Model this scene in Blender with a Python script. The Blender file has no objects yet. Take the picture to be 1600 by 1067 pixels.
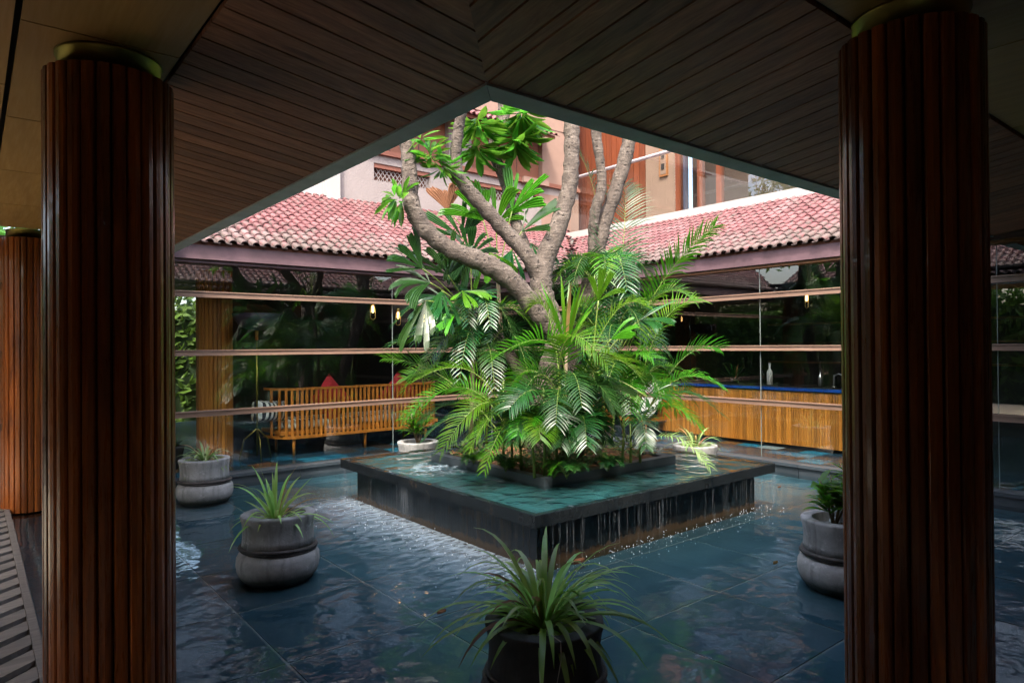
import bpy, math, random
import numpy as np
from mathutils import Vector, Matrix, Euler, Quaternion

random.seed(7)
rnd = random.Random(11)
S = bpy.context.scene
C = S.collection
PI = math.pi

# ------------------------------------------------------------------ camera
CAM = Vector((0.0, 0.0, 1.5))
RIGHT = Vector((0.77699364, -0.6294588, -0.00790636))
UP = Vector((0.00168178, -0.0104839, 0.99994363))
FWD = Vector((0.6295062, 0.77696313, 0.00708731))
FPX = 1044.4
cd = bpy.data.cameras.new('camera')
cam = bpy.data.objects.new('camera', cd)
C.objects.link(cam)
cd.sensor_width = 36.0
cd.lens = 36.0 * FPX / 1600.0
cd.clip_end = 500.0
cam.matrix_world = Matrix(((RIGHT.x, UP.x, -FWD.x, CAM.x), (RIGHT.y, UP.y, -FWD.y, CAM.y), (RIGHT.z, UP.z, -FWD.z, CAM.z), (0, 0, 0, 1)))
S.camera = cam

# ------------------------------------------------------------------ sky, sun, exposure
SUN_DIR = Vector((-0.76, -0.65, 0.0)).normalized()
SUN_EL = math.radians(54)
to_sun = Vector((SUN_DIR.x * math.cos(SUN_EL), SUN_DIR.y * math.cos(SUN_EL), math.sin(SUN_EL)))
w = bpy.data.worlds.new('World')
S.world = w
w.use_nodes = True
wn = w.node_tree.nodes
sky = wn.new('ShaderNodeTexSky')
sky.sky_type = 'NISHITA'
sky.sun_disc = False
sky.dust_density = 5.0
sky.ozone_density = 0.6
sky.sun_elevation = SUN_EL
sky.sun_rotation = math.atan2(to_sun.x, to_sun.y)
wn['Background'].inputs['Strength'].default_value = 0.15
w.node_tree.links.new(sky.outputs[0], wn['Background'].inputs['Color'])
sl = bpy.data.lights.new('sun', 'SUN')
sl.energy = 1.0
sl.angle = math.radians(5.0)
sl.color = (1.0, 0.95, 0.87)
sun = bpy.data.objects.new('sun', sl)
C.objects.link(sun)
sun.location = (0, 0, 20)
sun.rotation_euler = (-to_sun).to_track_quat('-Z', 'Y').to_euler()
S.view_settings.view_transform = 'Standard'
S.view_settings.look = 'None'
S.view_settings.gamma = 1.0
S.view_settings.use_curve_mapping = False
S.view_settings.exposure = 2.65
S.render.engine = 'CYCLES'
S.cycles.use_denoising = True
S.cycles.max_bounces = 8
S.cycles.diffuse_bounces = 4
S.cycles.glossy_bounces = 4
S.cycles.transmission_bounces = 4
S.cycles.transparent_max_bounces = 24
S.cycles.caustics_reflective = False
S.cycles.caustics_refractive = False
S.cycles.sample_clamp_indirect = 6.0


def at(px, py, d):
    """world point seen at a photograph pixel, d metres in front of the camera"""
    return CAM + FWD * d + RIGHT * ((px - 800) / FPX * d) + UP * ((533.5 - py) / FPX * d)


# ------------------------------------------------------------------ helpers
class MB:
    def __init__(self):
        self.v = []
        self.f = []

    def add(self, vs, fs):
        n = len(self.v)
        self.v += [tuple(p) for p in vs]
        self.f += [tuple(i + n for i in f) for f in fs]
        return self

    def box(self, x0, x1, y0, y1, z0, z1):
        return self.add([(x0, y0, z0), (x1, y0, z0), (x1, y1, z0), (x0, y1, z0), (x0, y0, z1), (x1, y0, z1), (x1, y1, z1), (x0, y1, z1)],
                        [(0, 3, 2, 1), (4, 5, 6, 7), (0, 1, 5, 4), (1, 2, 6, 5), (2, 3, 7, 6), (3, 0, 4, 7)])

    def prism(self, poly, z0, z1):
        n = len(poly)
        vs = [(p[0], p[1], z0) for p in poly] + [(p[0], p[1], z1) for p in poly]
        fs = [tuple(range(n - 1, -1, -1)), tuple(range(n, 2 * n))]
        fs += [(i, (i + 1) % n, n + (i + 1) % n, n + i) for i in range(n)]
        return self.add(vs, fs)

    def tube(self, pts, rad, seg=8, cap=True):
        pts = [Vector(p) for p in pts]
        if not isinstance(rad, (list, tuple)):
            rad = [rad] * len(pts)
        n = len(pts)
        ref = None
        vs = []
        for i, p in enumerate(pts):
            t = (pts[min(i + 1, n - 1)] - pts[max(i - 1, 0)])
            t = t.normalized() if t.length > 1e-9 else Vector((0, 0, 1))
            if ref is None:
                ref = t.orthogonal().normalized()
            ref = (ref - t * ref.dot(t)).normalized()
            b = t.cross(ref)
            for k in range(seg):
                a = 2 * PI * k / seg
                vs.append(p + (ref * math.cos(a) + b * math.sin(a)) * rad[i])
        fs = []
        for i in range(n - 1):
            for k in range(seg):
                k2 = (k + 1) % seg
                fs.append((i * seg + k, i * seg + k2, (i + 1) * seg + k2, (i + 1) * seg + k))
        if cap:
            fs.append(tuple(range(seg - 1, -1, -1)))
            fs.append(tuple((n - 1) * seg + k for k in range(seg)))
        return self.add(vs, fs)

    def lathe(self, prof, seg=32, c=(0, 0, 0), close=False):
        vs = []
        for r, z in prof:
            for k in range(seg):
                a = 2 * PI * k / seg
                vs.append((c[0] + r * math.cos(a), c[1] + r * math.sin(a), c[2] + z))
        fs = []
        for i in range(len(prof) - 1):
            for k in range(seg):
                k2 = (k + 1) % seg
                fs.append((i * seg + k, i * seg + k2, (i + 1) * seg + k2, (i + 1) * seg + k))
        if close:
            fs.append(tuple(range(seg - 1, -1, -1)))
            fs.append(tuple((len(prof) - 1) * seg + k for k in range(seg)))
        return self.add(vs, fs)

    def ribbon(self, pts, wid, sides, fold=0.0, ups=None):
        """a leaf strip: centre line, half widths, side vectors; fold raises the margins into a shallow V"""
        vs, fs = [], []
        for i, p in enumerate(pts):
            u = (ups[i] if ups else Vector((0, 0, 1))) * (fold * wid[i])
            vs += [p - sides[i] * wid[i] + u, p, p + sides[i] * wid[i] + u]
        for i in range(len(pts) - 1):
            a = 3 * i
            fs += [(a, a + 1, a + 4, a + 3), (a + 1, a + 2, a + 5, a + 4)]
        return self.add(vs, fs)

    def mesh(self, name, mat=None, smooth=False):
        m = bpy.data.meshes.new(name)
        m.from_pydata(self.v, [], self.f)
        if smooth:
            m.shade_smooth()
        if mat:
            m.materials.append(mat)
        m.update()
        return m

    def build(self, name, mat, parent=None, smooth=False):
        return link(name, self.mesh(name, mat, smooth), parent)


def W(o):
    if o is None:
        return Matrix.Identity(4)
    return W(o.parent) @ o.matrix_parent_inverse @ o.matrix_basis if o.parent else o.matrix_basis.copy()


def link(name, mesh, parent=None, M=None):
    o = bpy.data.objects.new(name, mesh)
    C.objects.link(o)
    if M is not None:
        o.matrix_basis = M
    if parent:
        o.parent = parent
        o.matrix_parent_inverse = W(parent).inverted()
    return o


def tag(o, label=None, cat=None, group=None, kind=None):
    if label: o['label'] = label
    if cat: o['category'] = cat
    if group: o['group'] = group
    if kind: o['kind'] = kind
    return o


def thing(name, loc, label, cat, group=None):
    o = bpy.data.objects.new(name, None)
    C.objects.link(o)
    o.location = loc
    o.empty_display_size = 0.1
    return tag(o, label, cat, group)


def spline(pts, n=6):
    """Catmull-Rom through points (tuples of any length)"""
    P = [np.array(p, float) for p in pts]
    P = [2 * P[0] - P[1]] + P + [2 * P[-1] - P[-2]]
    out = []
    for i in range(1, len(P) - 2):
        for k in range(n):
            t = k / n
            out.append(0.5 * (2 * P[i] + (P[i + 1] - P[i - 1]) * t + (2 * P[i - 1] - 5 * P[i] + 4 * P[i + 1] - P[i + 2]) * t * t
                              + (-P[i - 1] + 3 * P[i] - 3 * P[i + 1] + P[i + 2]) * t ** 3))
    out.append(P[-2])
    return out


# ------------------------------------------------------------------ materials
class NT:
    def __init__(self, name):
        self.m = bpy.data.materials.new(name)
        self.m.use_nodes = True
        self.n = self.m.node_tree.nodes
        self.l = self.m.node_tree.links
        self.b = self.n['Principled BSDF']
        self.out = self.n['Material Output']

    def new(self, t, **kw):
        x = self.n.new('ShaderNode' + t)
        for k, v in kw.items():
            setattr(x, k, v)
        return x

    def set(self, sock, val):
        if isinstance(val, bpy.types.NodeSocket):
            self.l.new(val, sock)
        else:
            if isinstance(val, tuple) and len(val) == 3 and sock.type == 'RGBA':
                val = val + (1,)
            sock.default_value = val

    def coord(self, kind='Object', scale=(1, 1, 1), jitter=False):
        tc = self.new('TexCoord')
        src = tc.outputs[kind]
        if jitter:
            oi = self.new('ObjectInfo')
            mu = self.new('Math', operation='MULTIPLY')
            self.l.new(oi.outputs['Random'], mu.inputs[0])
            mu.inputs[1].default_value = 57.0
            cx = self.new('CombineXYZ')
            for k in range(3):
                self.l.new(mu.outputs[0], cx.inputs[k])
            va = self.new('VectorMath', operation='ADD')
            self.l.new(src, va.inputs[0])
            self.l.new(cx.outputs[0], va.inputs[1])
            src = va.outputs[0]
        mp = self.new('Mapping')
        mp.inputs['Scale'].default_value = scale
        self.l.new(src, mp.inputs['Vector'])
        return mp.outputs[0]

    def noise(self, vec, scale=5, detail=4, rough=0.55, dist=0.0):
        x = self.new('TexNoise')
        self.l.new(vec, x.inputs['Vector'])
        for k, v in (('Scale', scale), ('Detail', detail), ('Roughness', rough), ('Distortion', dist)):
            x.inputs[k].default_value = v
        return x.outputs[0]

    def ramp(self, fac, stops, interp='LINEAR'):
        x = self.new('ValToRGB')
        x.color_ramp.interpolation = interp
        el = x.color_ramp.elements
        while len(el) < len(stops):
            el.new(0.5)
        for e, (p, c) in zip(el, stops):
            e.position = p
            e.color = (c if len(c) == 4 else tuple(c) + (1,)) if not isinstance(c, (int, float)) else (c, c, c, 1)
        self.l.new(fac, x.inputs['Fac'])
        return x.outputs['Color']

    def mix(self, fac, a, b, mode='MIX'):
        x = self.new('Mix', data_type='RGBA', blend_type=mode)
        self.set(x.inputs[0], fac)
        self.set(x.inputs[6], a)
        self.set(x.inputs[7], b)
        return x.outputs[2]

    def math(self, op, a, b=0.0):
        x = self.new('Math', operation=op)
        self.set(x.inputs[0], a)
        self.set(x.inputs[1], b)
        return x.outputs[0]

    def random(self):
        return self.new('ObjectInfo').outputs['Random']

    def bump(self, h, strength=0.3, dist=0.01):
        x = self.new('Bump')
        x.inputs['Strength'].default_value = strength
        x.inputs['Distance'].default_value = dist
        self.l.new(h, x.inputs['Height'])
        self.l.new(x.outputs[0], self.b.inputs['Normal'])
        return x.outputs[0]

    def fin(self, color=None, rough=None, metal=None, spec=None, coat=None):
        for k, v in (('Base Color', color), ('Roughness', rough), ('Metallic', metal), ('Specular IOR Level', spec), ('Coat Weight', coat)):
            if v is not None:
                self.set(self.b.inputs[k], v)
        return self.m


def wood(name, dark, light, axis=0, rough=0.5, vary=0.35, coat=0.0, fine=1.0, bump=0.12):
    t = NT(name)
    sc = [14.0 * fine] * 3
    sc[axis] = 0.9 * fine
    v = t.coord('Object', tuple(sc), jitter=True)
    n1 = t.noise(v, 1.6, 6, 0.6, 1.2)
    n2 = t.noise(v, 9.0, 3, 0.6)
    col = t.ramp(n1, [(0.25, dark), (0.72, light)])
    col = t.mix(t.math('MULTIPLY', n2, 0.5), col, dark, 'MIX')
    rn = t.math('ADD', t.math('MULTIPLY', t.random(), vary * 2), 1.0 - vary)
    hs = t.new('HueSaturation')
    t.l.new(rn, hs.inputs['Value'])
    t.l.new(col, hs.inputs['Color'])
    t.bump(n1, bump, 0.004)
    return t.fin(hs.outputs[0], t.ramp(n2, [(0.3, rough - 0.08), (0.7, rough + 0.12)]), coat=coat)


def plain(name, col, rough=0.6, metal=0.0, var=0.25, scale=8.0, bump=0.1, spec=0.5, jitter=False):
    t = NT(name)
    v = t.coord('Object', (1, 1, 1), jitter)
    n = t.noise(v, scale, 6, 0.65)
    c = t.ramp(n, [(0.25, tuple(x * (1 - var) for x in col)), (0.75, tuple(min(1, x * (1 + var)) for x in col))])
    if bump:
        t.bump(t.noise(v, scale * 5, 4), bump, 0.005)
    return t.fin(c, rough, metal, spec)


def leaf(name, col, tip=None, trans=0.45, rough=0.38, vary=0.5):
    t = NT(name)
    v = t.coord('Object', (1, 1, 1), True)
    n = t.noise(v, 3.0, 3)
    c = t.ramp(n, [(0.3, tuple(x * 0.7 for x in col)), (0.7, tuple(x * 1.25 for x in col))])
    if tip:
        c = t.mix(t.ramp(t.noise(v, 7.0, 2), [(0.58, 0.0), (0.75, 1.0)]), c, tip)
    hs = t.new('HueSaturation')
    t.l.new(t.math('ADD', t.math('MULTIPLY', t.random(), vary), 1 - vary * 0.5), hs.inputs['Value'])
    t.l.new(t.math('ADD', t.math('MULTIPLY', t.random(), 0.05), 0.475), hs.inputs['Hue'])
    t.l.new(c, hs.inputs['Color'])
    t.fin(hs.outputs[0], rough + 0.08, spec=0.5)
    tr = t.new('BsdfTranslucent')
    g = t.new('Gamma')
    g.inputs[1].default_value = 0.92
    t.l.new(hs.outputs[0], g.inputs[0])
    t.l.new(g.outputs[0], tr.inputs['Color'])
    mx = t.new('MixShader')
    mx.inputs[0].default_value = trans
    t.l.new(t.b.outputs[0], mx.inputs[1])
    t.l.new(tr.outputs[0], mx.inputs[2])
    t.l.new(mx.outputs[0], t.out.inputs['Surface'])
    return t.m


def glass(name, tint, ior=1.5, rough=0.0, boost=1.0):
    t = NT(name)
    tr = t.new('BsdfTransparent')
    tr.inputs[0].default_value = tint + (1,)
    gl = t.new('BsdfGlossy')
    gl.inputs['Roughness'].default_value = rough
    fr = t.new('Fresnel')
    fr.inputs[0].default_value = ior
    mx = t.new('MixShader')
    geo = t.new('NewGeometry')   # the far face of a pane adds no second, total reflection
    front = t.math('SUBTRACT', 1.0, geo.outputs['Backfacing'])
    t.l.new(t.math('MULTIPLY', t.math('MINIMUM', t.math('MULTIPLY', fr.outputs[0], boost), 1.0), front), mx.inputs[0])
    t.l.new(tr.outputs[0], mx.inputs[1])
    t.l.new(gl.outputs[0], mx.inputs[2])
    t.l.new(mx.outputs[0], t.out.inputs['Surface'])
    return t.m


M = {}
M['slat'] = wood('column_teak', (0.065, 0.014, 0.002), (0.46, 0.125, 0.018), 2, 0.30, 0.5, 0.22, 1.0)
M['plank'] = wood('soffit_oak', (0.13, 0.050, 0.025), (0.50, 0.225, 0.115), 0, 0.55, 0.28)
M['ply'] = wood('plywood', (0.30, 0.165, 0.045), (0.46, 0.27, 0.085), 1, 0.5, 0.08, 0.0, 0.5)
M['bar'] = wood('weathered_rail', (0.13, 0.072, 0.046), (0.27, 0.17, 0.12), 0, 0.6, 0.15)
M['bar_y'] = wood('weathered_rail_side', (0.13, 0.072, 0.046), (0.27, 0.17, 0.12), 1, 0.6, 0.15)
M['trim'] = wood('brown_trim', (0.16, 0.06, 0.02), (0.30, 0.13, 0.045), 0, 0.45, 0.1)
M['teak'] = wood('bench_teak', (0.30, 0.10, 0.012), (0.55, 0.21, 0.028), 2, 0.4, 0.2)
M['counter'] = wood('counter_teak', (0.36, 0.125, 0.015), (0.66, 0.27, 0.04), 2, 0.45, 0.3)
M['deck'] = wood('deck_grey', (0.12, 0.10, 0.085), (0.30, 0.26, 0.22), 0, 0.7, 0.2)
M['door'] = wood('red_timber', (0.09, 0.020, 0.006), (0.165, 0.042, 0.013), 2, 0.45, 0.15)
M['core'] = plain('column_core', (0.02, 0.01, 0.006), 0.7)
M['brass'] = plain('brass', (0.24, 0.20, 0.05), 0.35, 1.0, 0.15, 10, 0.03)
M['gold'] = plain('gold_wire', (0.75, 0.52, 0.18), 0.3, 1.0, 0.1, 10, 0)
M['gutter'] = plain('grey_gutter', (0.42, 0.47, 0.49), 0.7, 0, 0.2, 6, 0.1)
M['plum'] = plain('plum_fascia', (0.095, 0.052, 0.060), 0.65, 0, 0.3, 5, 0.15)
M['black'] = plain('black_void', (0.010, 0.010, 0.010), 0.7, 0, 0.2, 4, 0)
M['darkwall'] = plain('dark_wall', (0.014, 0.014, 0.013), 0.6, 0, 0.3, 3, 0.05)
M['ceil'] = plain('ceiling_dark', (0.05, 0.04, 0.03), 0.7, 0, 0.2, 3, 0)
M['soil'] = plain('soil', (0.10, 0.045, 0.02), 0.95, 0, 0.5, 30, 0.8)
M['steel'] = plain('steel', (0.55, 0.55, 0.55), 0.28, 1.0, 0.1, 10, 0)
M['rail'] = plain('white_rail', (0.62, 0.60, 0.62), 0.35, 0.3, 0.1, 10, 0)
M['pebble'] = plain('pebble', (0.42, 0.46, 0.42), 0.5, 0, 0.3, 12, 0.05, jitter=True)
M['red'] = plain('red_fabric', (0.32, 0.012, 0.02), 0.85, 0, 0.3, 40, 0.2)
M['navy'] = plain('navy_shade', (0.028, 0.03, 0.05), 0.6, 0, 0.2, 5, 0)
M['white'] = plain('white_fabric', (0.62, 0.62, 0.58), 0.8, 0, 0.1, 8, 0.1)
M['whitewall'] = plain('white_wall', (0.28, 0.265, 0.25), 0.8, 0, 0.08, 3, 0.1)
M['salmon'] = plain('salmon_wall', (0.215, 0.135, 0.102), 0.85, 0, 0.12, 2.5, 0.2)
M['terra'] = plain('terracotta_trim', (0.18, 0.066, 0.042), 0.8, 0, 0.2, 5, 0.2)
M['shutter'] = plain('orange_shutter', (0.17, 0.06, 0.03), 0.6, 0, 0.2, 5, 0.1)
M['twine'] = plain('twine', (0.45, 0.42, 0.36), 0.9, 0, 0.2, 30, 0)
M['seal'] = plain('glass_joint', (0.16, 0.19, 0.18), 0.3, 0, 0.1, 5, 0)
M['glassware'] = glass('glassware', (0.75, 0.82, 0.82), 1.5)
M['pane'] = glass('pane_glass', (0.95, 0.97, 0.96), 1.52, 0.0, 3.4)
M['balus'] = glass('balustrade_glass', (0.96, 0.98, 0.97), 1.52, 0.0, 3.4)
M['leafpalm'] = leaf('areca_leaf', (0.055, 0.185, 0.006), (0.14, 0.23, 0.018), 0.45, 0.26)
M['leafdeep'] = leaf('deep_palm_leaf', (0.014, 0.078, 0.012), None, 0.35, 0.22)
M['leaflime'] = leaf('lime_palm_leaf', (0.085, 0.24, 0.010), None, 0.5, 0.28)
M['leaffan'] = leaf('fan_leaf', (0.028, 0.095, 0.020), None, 0.42, 0.20)
M['leafplum'] = leaf('frangipani_leaf', (0.075, 0.225, 0.016), None, 0.6, 0.28)
M['leafspider'] = leaf('spider_leaf', (0.34, 0.54, 0.12), (0.56, 0.66, 0.34), 0.4, 0.32)
M['leafpale'] = leaf('variegated_leaf', (0.23, 0.33, 0.10), (0.42, 0.46, 0.25), 0.3, 0.4)
M['leafdry'] = leaf('dry_leaf', (0.28, 0.15, 0.06), None, 0.3, 0.7)
M['leaftree'] = leaf('garden_leaf', (0.07, 0.17, 0.02), None, 0.45, 0.45)
M['cover'] = leaf('groundcover_leaf', (0.06, 0.12, 0.025), (0.16, 0.12, 0.04), 0.3, 0.5)
M['stem'] = plain('palm_stem', (0.14, 0.20, 0.035), 0.5, 0, 0.3, 10, 0.1)
M['stembrown'] = plain('palm_trunk', (0.16, 0.12, 0.075), 0.85, 0, 0.35, 14, 0.6)


def mk_tile():
    t = NT('clay_tile')
    v = t.coord('Object', (1, 1, 1), True)
    g = t.coord('Generated', (1, 1, 1))
    hs = t.new('HueSaturation')
    base = t.ramp(t.noise(v, 6.0, 4), [(0.2, (0.098, 0.028, 0.030)), (0.8, (0.152, 0.055, 0.058))])
    t.l.new(t.math('ADD', t.math('MULTIPLY', t.random(), 0.5), 0.78), hs.inputs['Value'])
    t.l.new(base, hs.inputs['Color'])
    tc = t.new('TexCoord')
    geo = t.new('NewGeometry')
    mp = t.new('Mapping')
    mp.inputs['Scale'].default_value = (1, 1, 1)
    t.l.new(geo.outputs['Position'], mp.inputs['Vector'])
    stain = t.noise(mp.outputs[0], 9.0, 6, 0.7)
    sep = t.new('SeparateXYZ')
    t.l.new(geo.outputs['Position'], sep.inputs[0])
    low = t.ramp(t.math('SUBTRACT', sep.outputs[2], 2.6), [(0.0, 0.21), (0.55, 0.0)])
    mask = t.ramp(t.math('ADD', stain, low), [(0.52, 0.0), (0.66, 0.8)])
    col = t.mix(mask, hs.outputs[0], (0.075, 0.066, 0.056))
    chalk = t.ramp(t.noise(mp.outputs[0], 2.2, 5, 0.6), [(0.50, 0.0), (0.75, 0.6)])
    col = t.mix(chalk, col, (0.22, 0.145, 0.143))
    t.bump(stain, 0.35, 0.006)
    return t.fin(col, 0.75)


M['tile'] = mk_tile()


def mk_stucco():
    t = NT('grey_stucco')
    v = t.coord('Object')
    n = t.noise(v, 38.0, 4, 0.6)
    big = t.noise(v, 1.3, 4)
    col = t.ramp(big, [(0.3, (0.185, 0.158, 0.150)), (0.7, (0.23, 0.20, 0.19))])
    t.bump(n, 0.5, 0.02)
    return t.fin(col, 0.9)


M['stucco'] = mk_stucco()


def mk_slate(name, a, b, rough=0.35):
    t = NT(name)
    v = t.coord('Object', (1, 1, 1), True)
    n = t.noise(v, 2.2, 7, 0.65, 0.6)
    col = t.ramp(n, [(0.25, a), (0.78, b)])
    hs = t.new('HueSaturation')
    t.l.new(t.math('ADD', t.math('MULTIPLY', t.random(), 0.35), 0.82), hs.inputs['Value'])
    t.l.new(col, hs.inputs['Color'])
    t.bump(t.noise(v, 14, 5), 0.2, 0.006)
    return t.fin(hs.outputs[0], rough)


M['slate'] = mk_slate('pool_slate', (0.020, 0.050, 0.062), (0.064, 0.118, 0.136))
M['curb'] = mk_slate('curb_slate', (0.018, 0.025, 0.032), (0.05, 0.062, 0.072), 0.4)
M['grout'] = plain('pale_grout', (0.17, 0.18, 0.165), 0.8, 0, 0.2, 20, 0)
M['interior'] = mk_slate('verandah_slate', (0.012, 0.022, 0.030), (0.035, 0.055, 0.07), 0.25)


def mk_bluetile():
    t = NT('patterned_floor_tile')
    col = t.ramp(t.random(), [(0.0, (0.015, 0.05, 0.085)), (0.30, (0.02, 0.17, 0.30)), (0.48, (0.05, 0.035, 0.022)), (0.66, (0.03, 0.26, 0.42)),
                              (0.80, (0.02, 0.06, 0.09)), (0.90, (0.28, 0.12, 0.03)), (0.95, (0.35, 0.45, 0.48))], 'CONSTANT')
    v = t.coord('Object', (1, 1, 1), True)
    col = t.mix(t.math('MULTIPLY', t.noise(v, 8, 4), 0.6), col, (0.02, 0.035, 0.05))
    return t.fin(col, 0.2)


M['bluetile'] = mk_bluetile()


def mk_planterwall(top, bottom):
    """wet black stone with rusty lime runs"""
    t = NT('wet_black_stone')
    geo = t.new('NewGeometry')
    mp = t.new('Mapping')
    mp.inputs['Scale'].default_value = (11, 11, 0.7)
    t.l.new(geo.outputs['Position'], mp.inputs['Vector'])
    n = t.noise(mp.outputs[0], 1.6, 6, 0.65)
    mp2 = t.new('Mapping')
    mp2.inputs['Scale'].default_value = (1.2, 1.2, 1.6)
    t.l.new(geo.outputs['Position'], mp2.inputs['Vector'])
    big = t.noise(mp2.outputs[0], 1.5, 4)
    sep = t.new('SeparateXYZ')
    t.l.new(geo.outputs['Position'], sep.inputs[0])
    low = t.ramp(sep.outputs[2], [(0.0, 0.30), (0.07, 0.0)])
    mask = t.ramp(t.math('ADD', t.math('MULTIPLY', t.math('ADD', n, big), 0.5), low), [(0.50, 0.0), (0.66, 0.9)])
    col = t.mix(mask, (0.008, 0.010, 0.011), (0.075, 0.046, 0.022))
    mp3 = t.new('Mapping')
    mp3.inputs['Scale'].default_value = (34, 34, 0.8)
    t.l.new(geo.outputs['Position'], mp3.inputs['Vector'])
    runs = t.ramp(t.noise(mp3.outputs[0], 2.0, 2), [(0.66, 0.0), (0.78, 0.28)])
    col = t.mix(runs, col, (0.13, 0.125, 0.11))
    t.bump(n, 0.5, 0.01)
    return t.fin(col, 0.22)


M['wetstone'] = mk_planterwall(0, 0)


def mk_slab():
    t = NT('black_granite_slab')
    geo = t.new('NewGeometry')
    n = t.noise(geo.outputs['Position'], 5.0, 6, 0.7)
    col = t.ramp(n, [(0.3, (0.008, 0.011, 0.013)), (0.60, (0.020, 0.024, 0.026)), (0.74, (0.075, 0.05, 0.028))])
    sep = t.new('SeparateXYZ')
    t.l.new(geo.outputs['Position'], sep.inputs[0])
    t.bump(n, 0.4, 0.006)
    return t.fin(col, 0.25)


M['slab'] = mk_slab()
M['slabtop'] = plain('algae_green_stone', (0.022, 0.062, 0.066), 0.4, 0, 1.0, 1.9, 0.2)


def mk_water(name, tint, foam, scale, strength):
    t = NT(name)
    geo = t.new('NewGeometry')
    pos = geo.outputs['Position']
    sep = t.new('SeparateXYZ')
    t.l.new(pos, sep.inputs[0])
    tr = t.new('BsdfTransparent')
    tr.inputs[0].default_value = tint + (1,)
    gl = t.new('BsdfGlossy')
    gl.inputs['Roughness'].default_value = 0.03
    fr = t.new('Fresnel')
    fr.inputs[0].default_value = 1.33
    n1 = t.noise(pos, scale, 2, 0.45, 0.35)
    n2 = t.noise(pos, scale * 3.5, 2, 0.5, 0.3)
    h = t.math('ADD', n1, t.math('MULTIPLY', n2, 0.12))
    bp = t.new('Bump')
    bp.inputs['Distance'].default_value = 0.05
    t.l.new(h, bp.inputs['Height'])
    if foam:
        # distance from the overflowing side of the fountain
        dx = t.math('SUBTRACT', 2.96, sep.outputs[0])
        inx = t.ramp(t.math('MULTIPLY', dx, 1.0), [(0.0, 1.0), (0.30, 0.72), (0.70, 0.35), (1.0, 0.0)])
        iny = t.ramp(t.math('MULTIPLY', sep.outputs[1], 0.125), [(0.375, 0.0), (0.43, 1.0), (0.76, 1.0), (0.81, 0.0)])
        below = t.ramp(dx, [(0.0, 0.0), (0.01, 1.0)])
        near = t.math('MULTIPLY', t.math('MULTIPLY', inx, iny), below)
        st = t.math('ADD', strength, t.math('MULTIPLY', near, 0.55))
        t.l.new(st, bp.inputs['Strength'])
        mpf = t.new('Mapping')
        mpf.inputs['Rotation'].default_value = (0, 0, 0.7)
        mpf.inputs['Scale'].default_value = (9, 22, 9)
        t.l.new(pos, mpf.inputs['Vector'])
        fn = t.noise(mpf.outputs[0], 1.0, 5, 0.7, 0.6)
        fm = t.ramp(t.math('ADD', fn, t.math('MULTIPLY', near, 0.20)), [(0.50, 0.0), (0.78, 0.85)])
        fm = t.math('MULTIPLY', fm, near)
    else:
        bp.inputs['Strength'].default_value = strength
        fn = t.noise(pos, 16.0, 5, 0.7, 0.6)
        # water wells up beside the planting bed on the left
        dv = t.new('VectorMath', operation='DISTANCE')
        t.l.new(pos, dv.inputs[0])
        dv.inputs[1].default_value = (3.28, 5.2, 0.392)
        well = t.ramp(dv.outputs['Value'], [(0.05, 0.22), (0.55, 0.0)])
        fm = t.ramp(t.math('ADD', fn, well), [(0.64, 0.0), (0.82, 0.6)])
    t.l.new(bp.outputs[0], gl.inputs['Normal'])
    t.l.new(bp.outputs[0], fr.inputs['Normal'])
    mx = t.new('MixShader')
    t.l.new(t.math('MINIMUM', t.math('ADD', t.math('MULTIPLY', fr.outputs[0], 1.15), 0.015), 1.0), mx.inputs[0])
    t.l.new(tr.outputs[0], mx.inputs[1])
    t.l.new(gl.outputs[0], mx.inputs[2])
    df = t.new('BsdfDiffuse')
    df.inputs[0].default_value = (0.40, 0.51, 0.59, 1)
    m2 = t.new('MixShader')
    t.l.new(fm, m2.inputs[0])
    t.l.new(mx.outputs[0], m2.inputs[1])
    t.l.new(df.outputs[0], m2.inputs[2])
    t.l.new(m2.outputs[0], t.out.inputs['Surface'])
    return t.m


M['water'] = mk_water('pool_water', (0.78, 0.92, 0.96), True, 3.6, 0.20)
M['film'] = mk_water('overflow_water', (0.74, 0.93, 0.92), False, 6.0, 0.75)
def mk_splash():
    t = NT('falling_water')
    tr = t.new('BsdfTransparent')
    t.fin((0.66, 0.74, 0.80), 0.2)
    mx = t.new('MixShader')
    mx.inputs[0].default_value = 0.18
    t.l.new(tr.outputs[0], mx.inputs[1])
    t.l.new(t.b.outputs[0], mx.inputs[2])
    t.l.new(mx.outputs[0], t.out.inputs['Surface'])
    return t.m


M['splash'] = mk_splash()


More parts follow.
